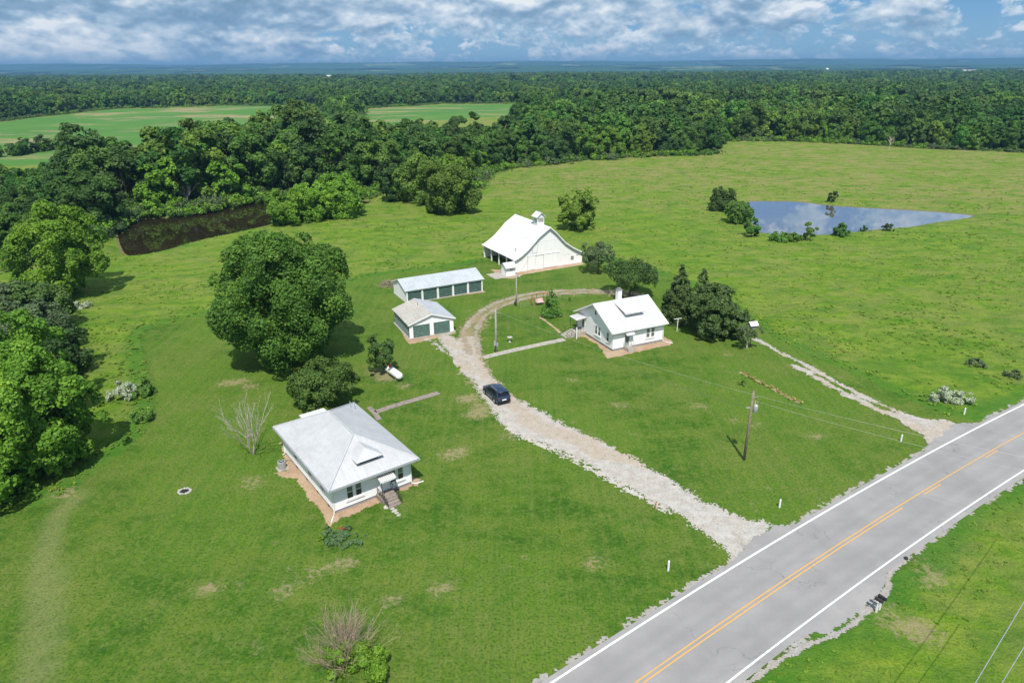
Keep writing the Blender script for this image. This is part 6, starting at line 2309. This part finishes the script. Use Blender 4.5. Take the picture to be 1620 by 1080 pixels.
def instancer(name, pts, rot, scl, meshes, idx, kind='stuff'):
    """one object: a cloud of points, each carrying one of the source meshes (geometry nodes)"""
    me = bpy.data.meshes.new(name)
    me.vertices.add(len(pts))
    me.vertices.foreach_set('co', np.asarray(pts, np.float32).ravel())
    for nm_, v in (('r', rot), ('s', scl), ('idx', idx)):
        a = me.attributes.new(nm_, 'FLOAT', 'POINT')
        a.data.foreach_set('value', np.asarray(v, np.float32))
    o = new_obj(name, me, None, kind=kind)
    ng = bpy.data.node_groups.new(name + '_scatter', 'GeometryNodeTree')
    ng.interface.new_socket('Geometry', in_out='INPUT', socket_type='NodeSocketGeometry')
    ng.interface.new_socket('Geometry', in_out='OUTPUT', socket_type='NodeSocketGeometry')
    N, L = ng.nodes, ng.links
    gi, go = N.new('NodeGroupInput'), N.new('NodeGroupOutput')
    join = N.new('GeometryNodeJoinGeometry')

    def named(a):
        n = N.new('GeometryNodeInputNamedAttribute')
        n.data_type = 'FLOAT'
        n.inputs['Name'].default_value = a
        return n.outputs['Attribute']
    for k, m_ in enumerate(meshes):
        src = bpy.data.objects.new(m_.name + '_source', m_)
        oi = N.new('GeometryNodeObjectInfo')
        oi.inputs['Object'].default_value = src
        oi.inputs['As Instance'].default_value = True
        cmp = N.new('FunctionNodeCompare')
        cmp.data_type = 'FLOAT'
        cmp.operation = 'EQUAL'
        L.new(named('idx'), cmp.inputs[0])
        cmp.inputs[1].default_value = float(k)
        cmp.inputs['Epsilon'].default_value = .1
        m2p = N.new('GeometryNodeMeshToPoints')
        L.new(gi.outputs[0], m2p.inputs['Mesh'])
        L.new(cmp.outputs[0], m2p.inputs['Selection'])
        iop = N.new('GeometryNodeInstanceOnPoints')
        L.new(m2p.outputs[0], iop.inputs['Points'])
        L.new(oi.outputs['Geometry'], iop.inputs['Instance'])
        cx = N.new('ShaderNodeCombineXYZ')
        L.new(named('r'), cx.inputs[2])
        L.new(cx.outputs[0], iop.inputs['Rotation'])
        L.new(named('s'), iop.inputs['Scale'])
        L.new(iop.outputs[0], join.inputs[0])
    L.new(join.outputs[0], go.inputs[0])
    md = o.modifiers.new('scatter', 'NODES')
    md.node_group = ng
    return o


r = np.random.default_rng(90)
# rest of the near zones
P1 = np.column_stack([PX[rest], PY[rest], height(PX[rest], PY[rest]) - .3])
# mid distance
mx, my = jitter_points((-1300, 1350, 640, 1500), 10.5, 3)
k3 = (sd_poly(mx, my, wood_far) < -2) & ((my > 760) | (mx < -420) | (mx > 560)) & in_view(mx, my, .08)
P2 = np.column_stack([mx[k3], my[k3], height(mx[k3], my[k3]) - .5])
sx, sy = jitter_points((-1500, 1500, 150, 760), 9.5, 4)
k4 = (sd_poly(sx, sy, wood_far) < -2) & ((sx < -420) | (sx > 560) | ((sy < 240))) & in_view(sx, sy, .25) & ~((sx > -420) & (sx < 560) & (sy > 240) & (sy < 760))
k4 &= (sd_poly(sx, sy, wood_near) > 3)
P4 = np.column_stack([sx[k4], sy[k4], height(sx[k4], sy[k4]) - .3])
mx, my = jitter_points((-2700, 2800, 1500, 3600), 15, 5)
k5 = in_view(mx, my, .05) & (fbm(mx / 420, my / 420, 61, 3) > .38)
P5 = np.column_stack([mx[k5], my[k5], height(mx[k5], my[k5]) - .5])
PP = np.vstack([P1, P2, P4, P5])
sc_ = np.where(r.random(len(PP)) < .12, r.uniform(1.15, 1.5, len(PP)), r.uniform(.62, 1.15, len(PP)))
sc_[-len(P5):] *= 1.3
instancer('woodland', PP, r.uniform(0, 6.28, len(PP)), sc_, FAR, r.integers(0, len(FAR), len(PP)))

# undergrowth along the wood edges
def along(P, step):
    L = np.hypot(*np.diff(P, axis=0).T).sum()
    return resample(P, int(L / step))


ug = [leaf_mesh('undergrowth_clump', np.random.default_rng(40 + k), np.random.default_rng(50 + k).normal(0, 1, (14, 3)) * [1.3, 1.3, .4] + [0, 0, .6], np.random.default_rng(60 + k).uniform(.5, .9, 14), 520, .34,
                np.array([0, 0, -1.])) for k in range(3)]
for m_, q in zip(ug, ('mid', 'grey', 'bright')):
    m_.materials.append(LM[q])
EP = np.vstack([along(wood_near[2:22], 2.0), along(np.vstack([wood_far[1:12]]), 3.0), along(wood_far[20:28], 2.5)])
EP = EP + r.normal(0, 1.2, EP.shape)
BX, BY = r.uniform(-110, 0, 9000), r.uniform(140, 215, 9000)
pdl = sd_poly(BX, BY, pond_l)
bk_ = (pdl > .3) & (pdl < 6) & (sd_poly(BX, BY, wood_near) < 2.5)
bk_ &= r.random(9000) < .5
bank = np.column_stack([BX[bk_], BY[bk_]])
kk = np.minimum(sd_poly(EP[:, 0], EP[:, 1], pond_l), sd_poly(EP[:, 0], EP[:, 1], pond_r)) > .8
EP = np.vstack([EP[kk], bank])
instancer('undergrowth', np.column_stack([EP, height(EP[:, 0], EP[:, 1])]), r.uniform(0, 6.28, len(EP)), r.uniform(.6, 1.6, len(EP)), ug, r.integers(0, 3, len(EP)))

# far woodland canopy sheet: under the scattered crowns, alone beyond them
cxs = np.array(sorted(set(list(np.linspace(-3200, 3200, 330)) + [s * (3200 + 60 * 1.09 ** k) for k in range(60) for s in (-1, 1) if 3200 + 60 * 1.09 ** k < 14000])))
cys = [300.0]
while cys[-1] < 13800:
    cys.append(cys[-1] + max(9, cys[-1] * .0125))
CX, CY = np.meshgrid(cxs, np.array(cys))
cz = height(CX.ravel(), CY.ravel()).reshape(CX.shape)
bump = fbm(CX / 16, CY / 16, 14, 3)
cz = cz + np.where(CY < 1500, 6.0, np.where(CY < 3600, 8.5, 12.0)) + bump * np.where(CY < 3000, 4, 7)
mx_, my_ = (CX[:-1, :-1] + CX[1:, 1:]) / 2, (CY[:-1, :-1] + CY[1:, 1:]) / 2
inside = (sd_poly(mx_, my_, wood_far) < -22) | (my_ > 3000)
clear_ = (fbm(mx_ / 420, my_ / 420, 61, 3) < .38) & (my_ > 1500)
clear2 = (my_ > 3500) & (fbm(mx_ / 900, my_ / 1500, 91, 3) < .24)
keep = inside & ~clear_ & ~clear2
i = np.arange(CX.size).reshape(CX.shape)
F = np.stack([i[:-1, :-1][keep], i[:-1, 1:][keep], i[1:, 1:][keep], i[1:, :-1][keep]], 1)
used = np.unique(F)
rm = np.zeros(CX.size, int)
rm[used] = np.arange(len(used))
m = Mat('far_canopy', 0.95, 0, .05)
p = m.pos()
c = m.ramp(m.noise(p, .06, 6, .75), [(.35, (0.020, 0.055, 0.013)), (.55, (0.042, 0.100, 0.020)), (.75, (0.065, 0.135, 0.030))])
c = m.mix(m.ramp(m.noise(p, .0016, 3, .5), [(.45, 0.0), (.65, .5)]), c, (0.030, 0.065, 0.018))
m.color(c)
m.bump(m.noise(p, .12, 4, .7), .8, 6)
new_obj('far_woodland', np_mesh('far_woodland', np.column_stack([CX.ravel()[used], CY.ravel()[used], cz.ravel()[used]]), rm[F], True), m.m, kind='stuff')

# dead trees standing out of the wood
for lb, px, py, h in (('bleached dead tree rising from the crowns of the near wood', 492, 268, 17), ('pale dead tree leaning over the far bank of the brown pond', 288, 338, 11), ('thin dead tree beside the leaning one on the pond bank', 300, 336, 8.5),
                      ('grey dead trunk at the far edge of the meadow wood', 1407, 236, 7)):
    x, y, z = A(px, py)
    t = thing('dead_tree', lb, 'tree', (x, y, z))
    new_obj('branches', branch_mesh(np.random.default_rng(int(px)), h, .34, .22, 4, 3, 1), MT['bark_l'], t)

# ---- far landmarks
def far_at(px, py, D):
    X, Y = px - 810.0, py - 540.0
    cr, sr = math.cos(-ROLL), math.sin(-ROLL)
    X, Y = X * cr - Y * sr, X * sr + Y * cr
    return Vector((X / FPX, math.cos(PITCH) - Y / FPX * math.sin(PITCH), 0)).normalized() * D


p = far_at(1309, 108, 4200)
t = thing('water_tower', 'white water tower rising above the distant woods', 'water tower', (p.x, p.y, H1(p.x, p.y)))
Geo().lathe([(1.5, 20), (6, 23), (8, 27), (8, 31), (5, 35), (1, 36.5)], (0, 0, 0), 16).build('tank', MT['trim'], t, sm=True)
Geo().lathe([(2.2, 0), (1.3, 8), (1.5, 21)], (0, 0, 0), 10).build('stem', MT['trim'], t)
for lb, px, w, h in (('long white farm building far off at the right', 1532, 60, 9), ('low white building in the distant trees left of the long one', 1490, 40, 6), ('pale building far beyond the meadow wood', 1285, 30, 4), ('white shed speck far beyond the crop field', 520, 16, 3),
                     ('small white building far off behind the meadow', 1152, 28, 8), ('white roof at the right frame edge far away', 1612, 50, 8)):
    p = far_at(px, 120, 3300)
    z = H1(p.x, p.y)
    t = thing('far_building', lb, 'building', (p.x, p.y, z + 10), R_(8))
    Geo().box(-w / 2, w / 2, -7, 7, -11, h).build('wall', MT['trim'], t)
    Geo().add([(-w / 2 - 1, -8, h), (w / 2 + 1, -8, h), (w / 2 + 1, 8, h), (-w / 2 - 1, 8, h), (-w / 2 - 1, 0, h + 4), (w / 2 + 1, 0, h + 4)], [(0, 1, 5, 4), (2, 3, 4, 5), (0, 4, 3), (1, 2, 5)]).build('roof', MT['roof2'], t)

# ---- meadow growth and lawn tufts
def tuft(seed, n, R, h, size, mat):
    r = np.random.default_rng(seed)
    C = np.stack([r.normal(0, R * .5, 9), r.normal(0, R * .5, 9), r.uniform(.02, h * .6, 9)], 1)
    me = leaf_mesh('weed_clump', r, C, r.uniform(R * .25, R * .5, 9), n, size, np.array([0, 0, -1.]), up=.6, inner=.1)
    v = np.empty(len(me.vertices) * 3, np.float32)
    me.vertices.foreach_get('co', v)
    v = v.reshape(-1, 3)
    v[:, 2] = np.maximum(v[:, 2] * .8, -.03)
    me.vertices.foreach_set('co', v.ravel())
    me.materials.append(LM[mat])
    return me


tufts = [tuft(1, 46, .55, .5, .30, 'weed'), tuft(2, 40, .5, .7, .26, 'weed'), tuft(3, 50, .7, .4, .34, 'weed'), tuft(4, 40, .5, .4, .3, 'weed')]
qx, qy = [], []
rr_ = np.random.default_rng(17)
N0 = 520000
ux, uy = rr_.uniform(-190, 230, N0), rr_.uniform(18, 330, N0)
dist = np.hypot(ux, uy)
keepp = rr_.random(N0) < np.clip((80 / np.maximum(dist, 60)) ** 1.7, .0, 1) * .45
ux, uy = ux[keepp], uy[keepp]
ok = in_view(ux, uy, .10)
ux, uy = ux[ok], uy[ok]
dens = fbm(ux / 5, uy / 5, 33, 4)
sl_ = sd_poly(ux, uy, lawn_poly)
ok = (sl_ > .2) & (rr_.random(len(ux)) < np.clip((dens - .34) * 3.2, .06, 1) + (sl_ < 3) * .5)
ux, uy, sl_ = ux[ok], uy[ok], sl_[ok]
bad = (np.minimum(sd_poly(ux, uy, pond_l), sd_poly(ux, uy, pond_r)) < 1.0) | (sd_poly(ux, uy, wood_near) < -4) | (sd_poly(ux, uy, crop_poly) < 0) | (sd_poly(ux, uy, wood_far) < -4)
t_, s_ = np.column_stack([ux, uy]) @ n0, np.column_stack([ux, uy]) @ d0
offc = t_ - (np.polyval(qc, np.clip(s_, 0, 120)) + np.polyval(dq, np.clip(s_, 0, 120)) * (s_ - np.clip(s_, 0, 120)))
bad |= (np.abs(offc) < LW + 1.1) | (sd_poly(ux, uy, pull) < .6) | (sd_line(ux, uy, gstrip, .6) < 0)
bad |= sd_line(ux, uy, side(CEN, LW + 2.0), 1.0) < 0
ux, uy, offc, sl_ = ux[~bad], uy[~bad], offc[~bad], sl_[~bad]
sc = rr_.uniform(.22, .58, len(ux)) * np.where(offc < 0, .55, 1.0)
sc *= np.where(sl_ < 2.5, 1.15, 1.0)
instancer('meadow_growth', np.column_stack([ux, uy, height(ux, uy) - .03]), rr_.uniform(0, 6.28, len(ux)), sc, tufts, rr_.choice(4, len(ux), p=[.36, .27, .27, .10]))
print('tufts', len(ux), 'woodland', len(PP))

# ------------------------------------------------------------------ air
hb = Geo().box(-16500, 16500, -6500, 16500, -12, 200)
hm = bpy.data.materials.new('haze_air')
hm.use_nodes = True
hn = hm.node_tree.nodes
hn.remove(hn['Principled BSDF'])
pv = hn.new('ShaderNodeVolumePrincipled')
pv.inputs['Color'].default_value = (0.20, 0.43, 0.74, 1)
pv.inputs['Density'].default_value = 0.000115
pv.inputs['Anisotropy'].default_value = 0.0
hm.node_tree.links.new(pv.outputs[0], hn['Material Output'].inputs['Volume'])
HZ = hb.build('haze', hm, kind='stuff')
